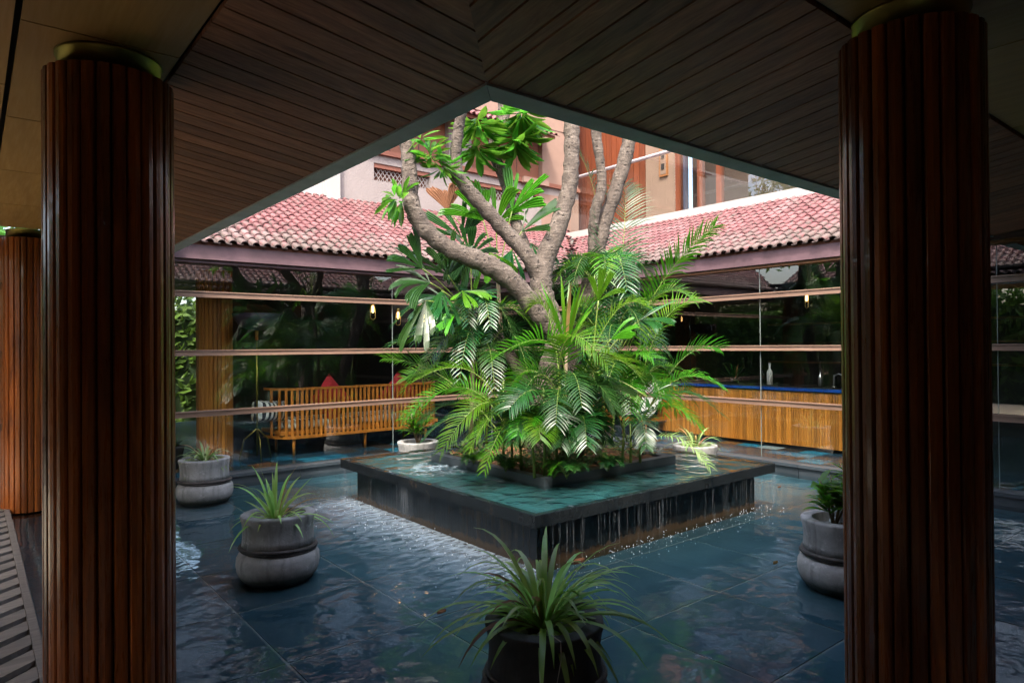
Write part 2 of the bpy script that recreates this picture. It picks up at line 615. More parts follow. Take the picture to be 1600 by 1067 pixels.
def mk_concrete(name='pot_concrete', c=(1.15, 1.14, 1.10)):
    t = NT(name)
    v = t.coord('Object', (1, 1, 1), True)
    n = t.noise(v, 5.0, 7, 0.7)
    col = t.ramp(n, [(0.25, tuple(.15 * k for k in c)), (0.55, tuple(.25 * k for k in c)), (0.8, tuple(.34 * k for k in c))])
    sep = t.new('SeparateXYZ')
    tc = t.new('TexCoord')
    t.l.new(tc.outputs['Object'], sep.inputs[0])
    mp = t.new('Mapping')
    mp.inputs['Scale'].default_value = (9, 9, 1.0)
    t.l.new(tc.outputs['Object'], mp.inputs['Vector'])
    run = t.ramp(t.noise(mp.outputs[0], 1.8, 4), [(0.50, 0.0), (0.70, 0.75)])
    col = t.mix(run, col, (0.085, 0.085, 0.08))
    lime = t.ramp(t.noise(v, 13.0, 6, 0.75), [(0.56, 0.0), (0.68, 0.6)])
    col = t.mix(lime, col, tuple(.42 * k for k in c))
    wet = t.ramp(t.math('ADD', sep.outputs[2], t.math('MULTIPLY', n, 0.05)), [(0.040, 0.95), (0.062, 0.45), (0.10, 0.0)])
    col = t.mix(wet, col, (0.024, 0.030, 0.022))
    t.bump(t.noise(v, 26, 5, 0.7), 0.5, 0.006)
    return t.fin(col, 0.75)


M['concrete'] = mk_concrete()
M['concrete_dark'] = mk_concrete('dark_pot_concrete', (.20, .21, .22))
M['rope'] = plain('tarred_band', (0.045, 0.038, 0.034), 0.7, 0, 0.5, 26, 0.6)


def mk_bark():
    t = NT('frangipani_bark')
    v = t.coord('Object')
    n = t.noise(v, 11.0, 7, 0.75)
    col = t.ramp(n, [(0.28, (0.032, 0.023, 0.017)), (0.5, (0.088, 0.068, 0.053)), (0.78, (0.20, 0.165, 0.135))])
    vo = t.new('TexVoronoi')
    vo.inputs['Scale'].default_value = 17.0
    t.l.new(v, vo.inputs['Vector'])
    spots = t.ramp(vo.outputs['Distance'], [(0.16, 1.0), (0.27, 0.0)])
    sel = t.ramp(t.noise(v, 9, 2), [(0.40, 0.0), (0.50, 1.0)])
    col = t.mix(t.math('MULTIPLY', t.math('MULTIPLY', spots, sel), 0.85), col, (0.045, 0.035, 0.03))
    mp = t.new('Mapping')
    mp.inputs['Scale'].default_value = (6, 6, 46)
    t.l.new(v, mp.inputs['Vector'])
    rings = t.noise(mp.outputs[0], 1.0, 3, 0.6)
    col = t.mix(t.ramp(rings, [(0.57, 0.0), (0.72, 0.3)]), col, (0.20, 0.17, 0.14))
    h = t.math('ADD', t.math('MULTIPLY', rings, 0.5), t.math('SUBTRACT', n, t.math('MULTIPLY', spots, 0.4)))
    t.bump(h, 1.0, 0.03)
    return t.fin(col, 0.85)


M['bark'] = mk_bark()


def mk_stripe():
    t = NT('striped_fabric')
    wv = t.new('TexWave')
    wv.inputs['Scale'].default_value = 4.6
    wv.inputs['Distortion'].default_value = 0.0
    tc = t.new('TexCoord')
    t.l.new(tc.outputs['Object'], wv.inputs['Vector'])
    col = t.ramp(wv.outputs['Fac'], [(0.0, (0.02, 0.03, 0.045)), (0.5, (0.62, 0.66, 0.62))], 'CONSTANT')
    return t.fin(col, 0.85)


M['stripe'] = mk_stripe()


def mk_bulb():
    t = NT('warm_filament')
    t.set(t.b.inputs['Emission Color'], (1.0, 0.50, 0.16))
    t.b.inputs['Emission Strength'].default_value = 1.6
    return t.fin((0.9, 0.5, 0.2), 0.4)


M['bulb'] = mk_bulb()

# ================================================================== THE SETTING
# courtyard frame: x and y run along its sides, the camera stands in the near corner
EX, EY = 1.50, 1.99        # inner edge of the near gutters (x = for the left wing, y = for the right wing)
GX, GY = 1.61, 2.11        # outer edge of the near gutters
ZE = 2.475                 # eave height
BY, BX = 7.55, 7.30        # eaves of the far wings
WY, WX = 7.76, 7.47        # glass lines of the far wings
ZP = 2.62                  # flat ceiling over the columns

g = MB().box(-60, 60, -60, 60, -0.40, -0.30)
tag(g.build('ground', plain('lawn_ground', (0.07, 0.10, 0.035), 0.9, 0, 0.4, 1.5, 0.3)), kind='structure')

# pool: bed, slate tiles and the water over them
pf = tag(MB().box(0.29, WX - 0.05, -2.5, WY - 0.05, -0.29, -0.0415).build('pool_floor', M['grout']), kind='structure')
PITCH = 0.805
tm = MB().box(-PITCH / 2 + 0.0075, PITCH / 2 - 0.0075, -PITCH / 2 + 0.0075, PITCH / 2 - 0.0075, -0.012, 0.0).mesh('floor_tile', M['slate'])
for i in range(-1, 8):
    for j in range(-5, 8):
        x = 1.2 + PITCH * (i + 0.5)
        y = 1.63 + PITCH * (j + 0.5)
        if x - PITCH / 2 < 0.2 or x + PITCH / 2 > WX + 0.5 or y + PITCH / 2 > WY + 0.5:
            continue
        if 3.4 < x < 5.3 and 3.9 < y < 5.8:
            continue
        sx0, sx1 = max(x - PITCH / 2, 0.30), min(x + PITCH / 2, WX - 0.06)
        sy0, sy1 = max(y - PITCH / 2, -2.4), min(y + PITCH / 2, WY - 0.06)
        if sx1 - sx0 < 0.05 or sy1 - sy0 < 0.05:
            continue
        Mx = Matrix.Translation(((sx0 + sx1) / 2, (sy0 + sy1) / 2, -0.038 + rnd.uniform(-0.001, 0.001))) @ Matrix.Diagonal(((sx1 - sx0) / PITCH, (sy1 - sy0) / PITCH, 1, 1))
        link('floor_tile', tm, pf, Mx)
wmb = MB()
PX0, PX1, PY0, PY1 = 2.955, 5.62, 3.40, 6.08      # fountain walls
for (a, b, c, d) in ((0.29, PX0 + .05, -2.5, WY - .04), (PX1 - .05, WX - .04, -2.5, WY - .04), (PX0 + .05, PX1 - .05, -2.5, PY0 + .05), (PX0 + .05, PX1 - .05, PY1 - .05, WY - .04)):
    wmb.add([(a, c, 0), (b, c, 0), (b, d, 0), (a, d, 0)], [(0, 1, 2, 3)])
tag(wmb.build('water', M['water']), kind='structure')

# verandah floors of the far wings
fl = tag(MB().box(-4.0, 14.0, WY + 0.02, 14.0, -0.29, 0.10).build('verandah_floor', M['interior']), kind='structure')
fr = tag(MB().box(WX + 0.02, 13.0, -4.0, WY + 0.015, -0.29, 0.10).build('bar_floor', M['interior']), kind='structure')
bt = MB().box(-0.148, 0.148, -0.148, 0.148, 0, 0.014).mesh('floor_tile', M['bluetile'])
for i in range(3):
    for j in range(20):
        link('floor_tile', bt, fr, Matrix.Translation((WX + 0.28 + 0.3 * i, 0.9 + 0.3 * j, 0.102)))
for i in range(13):
    for j in range(5):
        link('floor_tile', bt, fl, Matrix.Translation((1.2 + 0.3 * i, WY + 0.28 + 0.3 * j, 0.102)))
# floors of the near wings
tag(MB().box(-0.9, 0.235, -2.0, 14, -0.29, -0.02).build('deck_base', M['black']), kind='structure')
M['paving'] = plain('buff_paving', (0.34, 0.30, 0.22), 0.85, 0, 0.25, 1.2, 0.2)
tag(MB().prism([(-5.0, -5.0), (9, -5.0), (9, -2.01), (0.20, -2.01), (-0.91, -2.01), (-0.91, 14), (-5.0, 14)], -0.29, -0.03).build('pavement', M['paving']), kind='structure')
dk = tag(MB().box(0.235, 0.275, -2.5, 9.0, -0.29, 0.052).build('deck', M['deck']), kind='structure')
ang = math.radians(39)
bd = MB().prism([(-0.8, -0.072 - .8 * math.tan(ang)), (0, -0.072), (0, 0.072), (-0.8, 0.072 - .8 * math.tan(ang))], 0.0, 0.028).mesh('board', M['deck'])
for j in range(40):
    y = 0.6 + 0.222 * j
    # boards end against the edging strip
    link('board', bd, dk, Matrix.Translation((0.233, y, 0.020)))

# ceilings: boarded soffits, flat plywood over the columns
so = tag(MB().prism([(-2.0, -2.0), (GX - 0.02, -2.0), (GX - 0.02, GY - 0.02), (GX - 0.02, 7.7), (-2.0, 7.7)], 2.74, 2.78).build('ceiling', M['ceil']), kind='structure')
tag(MB().prism([(GX - 0.02, -2.0), (9.0, -2.0), (9.0, GY - 0.02), (GX - 0.02, GY - 0.02)], 2.74, 2.78).build('ceiling_over_walkway', M['ceil']), kind='structure')
PLX, PLY = 0.64, 1.07
PW = 0.135


def zs(t):   # height of the sloping soffit, t from ceiling edge 0 to gutter 1
    return ZP - 0.012 + (ZE + 0.022 - ZP) * t


def soffit_plank(along_x, a, b):
    """one board of the soffit; along_x: boards of the left wing, running in x, between y=a and y=b"""
    poly = []
    if along_x:
        def lim(v):   # mitre line from (PLX,PLY) to (EX,EY)
            return max(PLX, PLX + (EX - PLX) * min(1, 1)) if v < PLY else PLX
        pts = []
        for v in (a, b):
            if v >= EY:
                pts.append((PLX, v))
            else:
                s = (v - PLY) / (EY - PLY)
                pts.append((PLX, v) if s > 1 else (PLX, v))
        # a board starts at the ceiling edge and stops at the gutter or at the mitre
        def xend(v):
            return EX if v >= EY else PLX + (EX - PLX) * max(0.0, (v - PLY) / (EY - PLY))
        quad = [(PLX, a), (xend(a), a), (xend(b), b), (PLX, b)]
        T = lambda p: (p[0] - PLX) / (EX - PLX)
    else:
        def yend(v):
            return EY if v >= EX else PLY + (EY - PLY) * max(0.0, (v - PLX) / (EX - PLX))
        quad = [(a, PLY), (b, PLY), (b, yend(b)), (a, yend(a))]
        T = lambda p: (p[1] - PLY) / (EY - PLY)
    vs = [(p[0], p[1], zs(T(p))) for p in quad] + [(p[0], p[1], zs(T(p)) + 0.02) for p in quad]
    m = MB().add(vs, [(0, 3, 2, 1), (4, 5, 6, 7), (0, 1, 5, 4), (1, 2, 6, 5), (2, 3, 7, 6), (3, 0, 4, 7)])
    return m


M['plank_y'] = wood('soffit_oak_side', (0.13, 0.050, 0.025), (0.50, 0.225, 0.115), 1, 0.55, 0.28)
v = PLY + 0.003
while v < 7.6:
    e = v + PW - 0.010
    if v < EY < e:
        e = EY - 0.001
    soffit_plank(True, v, e).build('soffit_board', M['plank'], so)
    v = e + 0.010
v = PLX + 0.003
while v < 8.6:
    e = v + PW - 0.010
    if v < EX < e:
        e = EX - 0.001
    soffit_plank(False, v, e).build('soffit_board', M['plank_y'], so)
    v = e + 0.010
# plywood panels over the columns
yy = -2.0
for k in range(8):
    MB().box(0.135, PLX - 0.012, yy + 0.004, yy + 1.196, ZP, ZP + 0.02).build('ceiling_panel', M['ply'], so)
    yy += 1.2
xx = PLX - 0.008
for k in range(7):
    MB().box(xx + 0.004, xx + 1.196, 0.55, PLY - 0.012, ZP, ZP + 0.02).build('ceiling_panel', M['ply'], so)
    xx += 1.2
for k in range(9):
    MB().box(-1.95, 0.115, -1.95 + k * 1.1, -1.95 + k * 1.1 + 1.092, ZP + 0.006, ZP + 0.03).build('ceiling_panel', M['ply'], so)
for k in range(8):
    MB().box(PLX + k * 1.1, PLX + k * 1.1 + 1.092, -1.95, 0.535, ZP + 0.006, ZP + 0.03).build('ceiling_panel', M['ply'], so)


def roof_tile_mesh():
    """barrel tile: hump and pan, 0.125 wide, 0.185 long; x across, y up the slope, lower end lifted"""
    prof = []
    n = 8
    for k in range(n + 1):
        a = PI * k / n
        prof.append((-0.0405 + 0.0405 * (1 - math.cos(a)) - 0.022, 0.036 * math.sin(a) ** 0.8))
    prof += [(0.072, -0.008), (0.0862, -0.004)]
    prof = [(p[0] + 0.0, p[1]) for p in prof]
    vs, fs = [], []
    m = len(prof)
    for (y, dz, th) in ((0.0, 0.014, 0.0), (0.0, 0.014, 0.010), (0.185, -0.002, 0.010)):
        for (x, z) in prof:
            vs.append((x, y, z + dz + th))
    for k in range(m - 1):
        fs.append((k, k + 1, m + k + 1, m + k))
        fs.append((m + k, m + k + 1, 2 * m + k + 1, 2 * m + k))
    return vs, fs


TV, TF = roof_tile_mesh()
TILE = MB().add(TV, TF).mesh('roof_tile', M['tile'], False)
for p in TILE.polygons:
    p.use_smooth = p.index % 2 == 1
TWD, TST = 0.1225, 0.168
SLOPE = 0.5
SA = math.atan(SLOPE)


def tile_roof(name, label, origin, across, inward, length, run, left_cut, right_cut, n_parts, hide=None):
    """origin: eave start; across: unit vector along the eave; inward: unit vector going up the slope in plan"""
    across, inward = Vector(across), Vector(inward)
    up = (inward * math.cos(SA) + Vector((0, 0, math.sin(SA))))
    nrm = across.cross(up)
    if nrm.z < 0:
        nrm = -nrm
    root = thing(name, Vector(origin), label, 'roof')
    R = Matrix(((across.x, up.x, nrm.x, 0), (across.y, up.y, nrm.y, 0), (across.z, up.z, nrm.z, 0), (0, 0, 0, 1)))
    cells = []
    rows = int(run / math.cos(SA) / TST) + 1
    for r_ in range(rows):
        d = r_ * TST * math.cos(SA)
        lo = -d if left_cut else 0.0
        hi = length + (d if right_cut else 0.0)
        k0, k1 = math.ceil(lo / TWD), math.floor(hi / TWD)
        for k in range(k0, k1 + 1):
            p = Vector(origin) + across * (k * TWD) + up * (r_ * TST) + Vector((0, 0, 0.02))
            cells.append(p)

    def rank(p):
        v = p - CAM
        dz = v.dot(FWD)
        if dz < 0.5:
            return 1e6
        px, py = 800 + FPX * v.dot(RIGHT) / dz, 533 - FPX * v.dot(UP) / dz
        ok = 270 < px < 1320 and py > 150 + 0.30 * abs(px - 770)
        return dz + (0 if ok else 100)
    cells.sort(key=rank)
    for p in cells[:n_parts]:
        J = Matrix.Translation(p + nrm * rnd.uniform(-.002, .003) + up * rnd.uniform(-.010, .008)) @ R @ Matrix.Rotation(rnd.uniform(-.045, .045), 4, 'Z') @ Matrix.Rotation(rnd.uniform(-.03, .03), 4, 'Y')
        link('roof_tile', TILE, root, J)
    rest = cells[n_parts:]
    if rest:
        tv = np.array(TV)
        nv = len(TV)
        Rm = np.array(R.to_3x3())
        base = tv @ Rm.T
        allv = np.concatenate([base + np.array(p + nrm * rnd.uniform(-.003, .003) + up * rnd.uniform(-.005, .005)) for p in rest])
        tf = np.array(TF)
        allf = np.concatenate([tf + i * nv for i in range(len(rest))])
        me = bpy.data.meshes.new('roof_tiles')
        me.from_pydata(allv.tolist(), [], allf.tolist())
        me.materials.append(M['tile'])
        tag(link('tile_field', me, root), kind='stuff')
    # sheathing under the tiles
    o = Vector(origin) + inward * 0.075 + Vector((0, 0, 0.0375))
    d = run - 0.075
    a0 = o
    a1 = o + across * length
    b0 = o + inward * d + Vector((0, 0, d * SLOPE)) - across * (d if left_cut else 0)
    b1 = o + inward * d + Vector((0, 0, d * SLOPE)) + across * (length + (d if right_cut else 0))
    dn = Vector((0, 0, -0.05))
    lift = Vector((0, 0, 0.012))
    MB().add([a0 + lift, a1 + lift, b1 + lift, b0 + lift, a0 + dn, a1 + dn, b1 + dn, b0 + dn],
             [(0, 1, 2, 3), (7, 6, 5, 4), (0, 4, 5, 1), (1, 5, 6, 2), (2, 6, 7, 3), (3, 7, 4, 0)]).build('roof_deck', M['terra'], root)
    return root


ZT = ZE + 0.125
rA = tile_roof('tile_roof', 'faded pink barrel tile roof over the glass front with the slatted bench', (GX - 0.1, BY, ZT), (1, 0, 0), (0, 1, 0), BX - GX + 0.1, 2.5, True, True, 300)
MB().box(GX - 0.1, BX + 0.02, BY + 0.055, BY + 0.10, ZE - 0.02, ZT + 0.005).build('fascia', M['plum'], rA)
MB().box(GX - 0.1, BX + 0.02, BY + 0.10, WY + 0.12, ZE - 0.055, ZE - 0.025).build('eave_board', M['plum'], rA)
rB = tile_roof('tile_roof', 'pink barrel tile roof below the glass balcony, over the bar counter', (BX, GY - 2.2, ZT), (0, 1, 0), (1, 0, 0), BY - GY + 2.2, 2.0, False, True, 300)
MB().box(BX + 0.055, BX + 0.10, GY - 2.2, BY + 0.02, ZE - 0.02, ZT + 0.005).build('fascia', M['plum'], rB)
MB().box(BX + 0.10, WX + 0.12, GY - 2.2, BY + 0.02, ZE - 0.055, ZE - 0.025).build('eave_board', M['trim'], rB)
# roofs above the camera, seen mirrored in the glass
rC = tile_roof('tile_roof', 'tile roof of the near left wing, mirrored in the right glass', (GX + 0.02, GY - 0.3, ZT), (0, 1, 0), (-1, 0, 0), BY - GY + 0.3, 3.4, True, False, 0)
rD = tile_roof('tile_roof', 'tile roof of the near right wing, mirrored in the left glass', (GX - 0.3, GY + 0.02, ZT), (1, 0, 0), (0, -1, 0), BX - GX + 0.5, 3.2, True, False, 0)
# gutters of the near eaves
gt = thing('gutter', (EX, EY, ZE), 'grey painted gutter edging the two boarded eaves, meeting in a corner', 'gutter')
MB().prism([(EX, EY), (GX, GY), (GX, BY + 0.02), (EX, BY + 0.02)], ZE, ZE + 0.11).build('gutter_length', M['gutter'], gt)
MB().prism([(EX + .002, EY), (BX + 1.5, EY), (BX + 1.5, GY), (GX + .002, GY)], ZE, ZE + 0.11).build('gutter_length', M['gutter'], gt)

# ------------------------------------------------------------------ columns
NSL = 27


def column(x, y, z0, z1, r, label, zc, mat='slat'):
    root = thing('column', (x, y, z0), label, 'column', 'slatted timber columns')
    seg = 2 * PI / NSL
    hw = r * math.sin(seg / 2) * 0.84
    dp = 0.030
    h = z1 - z0
    # rounded slat, outer face at radius r
    prof = [(-hw, -dp), (-hw, -0.007), (-hw * 0.8, -0.001), (0, 0.0015), (hw * 0.8, -0.001), (hw, -0.007), (hw, -dp)]
    key = 'slat_%s_%.2f' % (mat, h)
    me = bpy.data.meshes.get(key)
    if not me:
        n = len(prof)
        vs = [(p[1], p[0], 0) for p in prof] + [(p[1], p[0], h) for p in prof]
        fs = [(i, (i + 1) % n, n + (i + 1) % n, n + i) for i in range(n)] + [tuple(range(n - 1, -1, -1)), tuple(range(n, 2 * n))]
        me = MB().add(vs, fs).mesh(key, M[mat])
    for k in range(NSL):
        a = k * seg + 0.05
        Mx = Matrix.Translation((x, y, z0)) @ Matrix.Rotation(a, 4, 'Z') @ Matrix.Translation((r, 0, 0))
        link('slat', me, root, Mx)
    MB().lathe([(r - 0.022, 0.0), (r - 0.022, h - 0.004)], 40, (x, y, z0 + 0.002), True).build('core', M['core'], root, True)
    if zc > z1:
        MB().lathe([(r * 0.8, h - 0.02), (r * 0.8, zc - z0 - 0.012), (r * 0.83, zc - z0 - 0.010), (r * 0.83, zc - z0)], 40, (x, y, z0), True).build('brass_collar', M['brass'], root, True)
    if z0 < 0.05:
        MB().lathe([(r * 0.85, -0.06), (r * 0.85, 0.0)], 32, (x, y, z0), True).build('base', M['black'], root, True)
    return root


column(0.425, 3.0, 0.012, 2.535, 0.22, 'dark slatted timber column in the left foreground with brass collar', ZP)
column(2.52, 0.92, 0.012, 2.535, 0.22, 'dark slatted timber column in the right foreground', ZP)
column(0.43, 7.78, 0.012, 2.535, 0.22, 'slatted timber column standing behind the left foreground column, at the far end of the deck', ZP)
column(2.47, 9.2, 0.102, 2.50, 0.22, 'timber column indoors behind the glass, its lit orange put into the colour, left of the bench', 2.50, 'counter')  # lighter teak stands in for the interior light on the slats
column(9.4, 8.9, 0.102, 2.50, 0.22, 'timber column indoors behind the glass, hidden behind the palms', 2.50, 'counter')  # same raised tone in place of interior light

# ------------------------------------------------------------------ glass fronts
def glass_front(along_x, start, joints, end, label):
    root = thing('glass_wall', ((start + end) / 2, WY, 0.12) if along_x else (WX, (start + end) / 2, 0.12), label, 'glass wall')
    edges = [start] + joints + [end]
    for a, b in zip(edges[:-1], edges[1:]):
        m = MB()
        if along_x:
            m.box(a + 0.003, b - 0.003, WY, WY + 0.010, 0.125, ZE - 0.056)
        else:
            m.box(WX, WX + 0.010, a + 0.003, b - 0.003, 0.125, ZE - 0.056)
        m.build('pane', M['pane'], root)
    for q in joints:
        m = MB()
        if along_x:
            m.box(q - .0025, q + .0025, WY - .002, WY + .012, 0.125, ZE - 0.056)
        else:
            m.box(WX - .002, WX + .012, q - .0025, q + .0025, 0.125, ZE - 0.056)
        m.build('joint_seal', M['seal'], root)
    for z, h in ((0.765, 0.052), (1.423, 0.050), (2.055, 0.052)):
        m = MB()
        if along_x:
            m.box(start, end, WY - 0.05, WY - 0.004, z, z + h)
            m.build('rail', M['bar'], root)
            MB().box(start, end, WY - 0.062, WY - 0.02, z + h + .0005, z + h + .013).build('rail_cap', M['bar'], root)
            for jx in [q for q in edges[1:-1]]:
                MB().box(jx - .03, jx + .03, WY - 0.004, WY - 0.0005, z + .012, z + h - .012).build('clamp', M['steel'], root)
        else:
            m.box(WX - 0.05, WX - 0.004, start, end, z, z + h)
            m.build('rail', M['bar_y'], root)
            MB().box(WX - 0.062, WX - 0.02, start, end, z + h + .0005, z + h + .013).build('rail_cap', M['bar_y'], root)
            for jx in [q for q in edges[1:-1]]:
                MB().box(WX - 0.004, WX - 0.0005, jx - .03, jx + .03, z + .012, z + h - .012).build('clamp', M['steel'], root)
    return root


glass_front(True, -1.2, [1.5, 4.28, 5.9], WX - 0.06, 'frameless glass wall with three timber rails in front of the bench')
glass_front(False, -2.4, [-0.2, 2.0, 4.42, 6.3], WY - 0.06, 'frameless glass wall with three timber rails in front of the bar counter')
for along_x in (True, False):
    root = thing('stone_kerb', (3, WY - .08, 0) if along_x else (WX - .08, 3, 0), 'low slate kerb under the glass wall ' + ('by the bench' if along_x else 'by the bar counter'), 'kerb')
    p = 0.0
    a = -2.0
    end = WX - 0.1 if along_x else WY - 0.1
    a = 0.3 if along_x else -2.4
    while a < end:
        b = min(a + 0.9, end)
        m, m2 = MB(), MB()
        if along_x:
            m.box(a + .003, b - .003, WY - 0.10, WY + 0.06, -0.06, 0.085)
            m2.box(a + .003, b - .003, WY - 0.125, WY + 0.08, 0.088, 0.122)
        else:
            m.box(WX - 0.10, WX + 0.06, a + .003, b - .003, -0.06, 0.085)
            m2.box(WX - 0.125, WX + 0.08, a + .003, b - .003, 0.088, 0.122)
        m.build('riser', M['curb'], root)
        m2.build('coping', M['curb'], root)
        a = b

# ------------------------------------------------------------------ shells of the far wings
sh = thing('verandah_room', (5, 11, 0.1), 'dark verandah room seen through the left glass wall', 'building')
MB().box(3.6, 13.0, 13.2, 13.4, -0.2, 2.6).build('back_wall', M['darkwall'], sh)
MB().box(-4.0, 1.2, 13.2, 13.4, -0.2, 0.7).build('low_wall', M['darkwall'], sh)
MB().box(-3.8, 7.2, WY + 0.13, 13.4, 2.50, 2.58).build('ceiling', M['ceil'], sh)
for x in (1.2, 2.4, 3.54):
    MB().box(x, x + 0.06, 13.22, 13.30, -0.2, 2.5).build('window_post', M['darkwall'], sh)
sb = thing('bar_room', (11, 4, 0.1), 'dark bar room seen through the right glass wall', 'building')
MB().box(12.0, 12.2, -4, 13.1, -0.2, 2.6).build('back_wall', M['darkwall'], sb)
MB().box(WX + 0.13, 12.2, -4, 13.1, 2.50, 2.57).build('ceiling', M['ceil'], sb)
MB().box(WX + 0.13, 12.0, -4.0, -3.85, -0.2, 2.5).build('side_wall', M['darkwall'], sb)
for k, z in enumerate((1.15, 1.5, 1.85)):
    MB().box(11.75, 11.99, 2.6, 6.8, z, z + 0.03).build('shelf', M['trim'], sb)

lw = thing('shade_wall', (3, -2.2, 0), 'unseen wall added behind the near walkways to keep light off the columns', 'wall')  # added out of view to block light reaching the columns from behind
MB().box(-2.2, 9.0, -2.35, -2.15, -0.2, 2.74).build('shade_panel', M['trim'], lw)
MB().box(-2.35, -2.2, -2.15, 3.9, -0.2, 2.74).build('shade_panel', M['trim'], lw)
# ------------------------------------------------------------------ upper storeys
UY = 10.02
ub = thing('stucco_building', (6, UY, 3.8), 'grey stuccoed upper storey with lattice vents behind the left tile roof', 'building')
MB().box(2.2, 4.33, UY, UY + 0.25, 2.6, 8.2).build('wall', M['whitewall'], ub)
MB().box(4.33, 4.56, UY - 0.10, UY + 0.25, 2.6, 8.2).build('pilaster', M['whitewall'], ub)
# wall with vent openings
VZ0, VZ1 = 4.27, 4.56
vents = [(5.20, 6.30), (7.10, 8.85)]
ed = 4.56
for a, b in vents + [(9.95, 9.95)]:
    MB().box(ed, a, UY, UY + 0.25, VZ0, VZ1).build('wall', M['stucco'] if ed < 7 else M['salmon'], ub)
    ed = b
MB().box(4.56, 8.9, UY, UY + 0.25, 2.6, VZ0 - 0.001).build('wall', M['stucco'], ub)
MB().box(8.9, 9.95, UY, UY + 0.25, 2.6, VZ0 - 0.001).build('wall', M['salmon'], ub)
MB().box(4.56, 9.95, UY, UY + 0.25, VZ1 + 0.001, 4.70).build('wall', M['stucco'], ub)
MB().box(9.70, 9.95, UY + 0.25, 13.0, 2.6, 8.2).build('side_wall', M['salmon'], ub)
for a, b in vents:
    m = MB()
    x = a
    fr_ = MB().box(a, b, UY + 0.02, UY + 0.10, VZ1 - 0.07, VZ1 - 0.001).build('vent_frame', M['terra'], ub)
    MB().box(a, b, UY + 0.16, UY + 0.2, VZ0, VZ1).build('vent_back', M['terra'], ub)
    while x < b - 0.02:
        for s in (0, 1):
            z0, z1 = (VZ0, VZ1 - 0.075) if s else (VZ1 - 0.075, VZ0)
            x1 = min(x + 0.16, b)
            m.tube([(x, UY + 0.07 + 0.012 * s, z0), (x1, UY + 0.07 + 0.012 * s, z1)], 0.010, 4)
        x += 0.08
    tag(m.build('vent_lattice', M['stucco'], ub), kind='stuff')
MB().box(4.56, 9.95, UY - 0.06, UY + 0.25, 4.702, 4.78).build('sill_band', M['terra'], ub)
MB().box(8.35, 9.0, UY - 0.13, UY - 0.062, 4.69, 4.80).build('window_sill', M['salmon'], ub)
for a, b, mt in ((4.56, 5.0, 'stucco'), (6.7, 7.2, 'stucco'), (8.95, 9.95, 'salmon')):
    MB().box(a, b, UY + 0.01, UY + 0.25, 4.782, 5.9).build('pier', M[mt], ub)
for a, b in ((5.0, 6.7), (7.2, 8.95)):
    n = 3
    for k in range(n):
        wd = (b - a) / n
        MB().box(a + k * wd + .01, a + (k + 1) * wd - .01, UY + 0.12, UY + 0.16, 4.785, 5.88).build('shutter', M['shutter'], ub)
MB().box(2.2, 9.95, UY, UY + 0.25, 5.902, 8.2).build('wall', M['salmon'], ub)
rE = tile_roof('tile_roof', 'small red tile canopy above the shutters of the upper storey', (4.7, UY - 0.5, 5.55), (1, 0, 0), (0, 1, 0), 4.2, 0.48, False, False, 0)

M['beige'] = plain('beige_brown_wall', (0.165, 0.108, 0.076), 0.85, 0, 0.15, 2.5, 0.2)
RX = 10.9
bb = thing('balcony_building', (RX, 8, 3.8), 'salmon upper storey with red timber panelling and glass doors behind the balcony', 'building')
MB().box(9.30, RX + 0.2, -1.0, 9.68, 3.30, 3.52).build('balcony_floor', M['whitewall'], bb)
MB().box(RX, RX + 0.2, 8.25, 9.0, 3.5, 7.5).build('wall', M['beige'], bb)
pw = 0.155
y = 9.0
while y < 12.2:
    MB().box(RX - 0.02, RX + 0.1, y + 0.006, y + pw - 0.006, 3.5, 7.5).build('timber_panel', M['door'], bb)
    y += pw
MB().box(RX + 0.101, RX + 0.2, 9.0, 12.3, 3.5, 7.5).build('wall', M['core'], bb)
MB().box(RX - 0.04, RX, 8.42, 8.62, 4.9, 5.5).build('plaque_frame', M['trim'], bb)
MB().box(RX - 0.046, RX - 0.041, 8.45, 8.59, 4.94, 5.46).build('plaque', M['beige'], bb)
for z in (5.04, 5.26):
    MB().box(RX - 0.06, RX - 0.047, 8.485, 8.555, z, z + 0.11).build('fitting', M['black'], bb)
for yd in (8.13, 7.62, 7.2, 5.2, 3.0):
    MB().box(RX - 0.03, RX + 0.09, yd, yd + 0.10, 3.52, 6.3).build('door_post', M['door'], bb)
MB().box(RX - 0.05, RX + 0.06, 7.98, 8.03, 3.52, 6.3).build('steel_post', M['navy'], bb)
for a, b in ((7.72, 8.13), (7.30, 7.62)):
    MB().box(RX + 0.02, RX + 0.03, a, b, 3.52, 5.75).build('door_glass', M['pane'], bb)
    for k in range(4):
        yk = a + (b - a) * k / 4
        MB().box(RX + 0.01, RX + 0.04, yk + .004, yk + (b - a) / 4 - .004, 5.76, 6.5).build('timber_panel', M['door'], bb)
for a, b in ((5.30, 7.20), (3.10, 5.20), (0.0, 3.0)):
    MB().box(RX + 0.02, RX + 0.03, a, b, 3.52, 6.3).build('door_glass', M['pane'], bb)
MB().box(RX + 1.6, RX + 1.7, -1.0, 9.0, 3.3, 7.5).build('inner_wall', M['beige'], bb)
MB().box(RX - 0.02, RX + 1.7, -1.0, 9.0, 6.6, 7.5).build('lintel', M['beige'], bb)
MB().box(RX, RX + 0.2, -1.0, 0.0, 3.5, 6.6).build('wall', M['beige'], bb)
gb = thing('glass_balustrade', (9.35, 6, 3.6), 'clear glass balcony balustrade with a pale handrail on a white upstand', 'balustrade')
MB().box(9.22, 9.40, -0.5, 9.66, 3.50, 3.74).build('upstand', M['whitewall'], gb)
y = -0.45
while y < 9.5:
    MB().box(9.31, 9.322, y + 0.006, min(y + 1.5, 9.6) - 0.006, 3.742, 4.80).build('pane', M['balus'], gb)
    y += 1.5
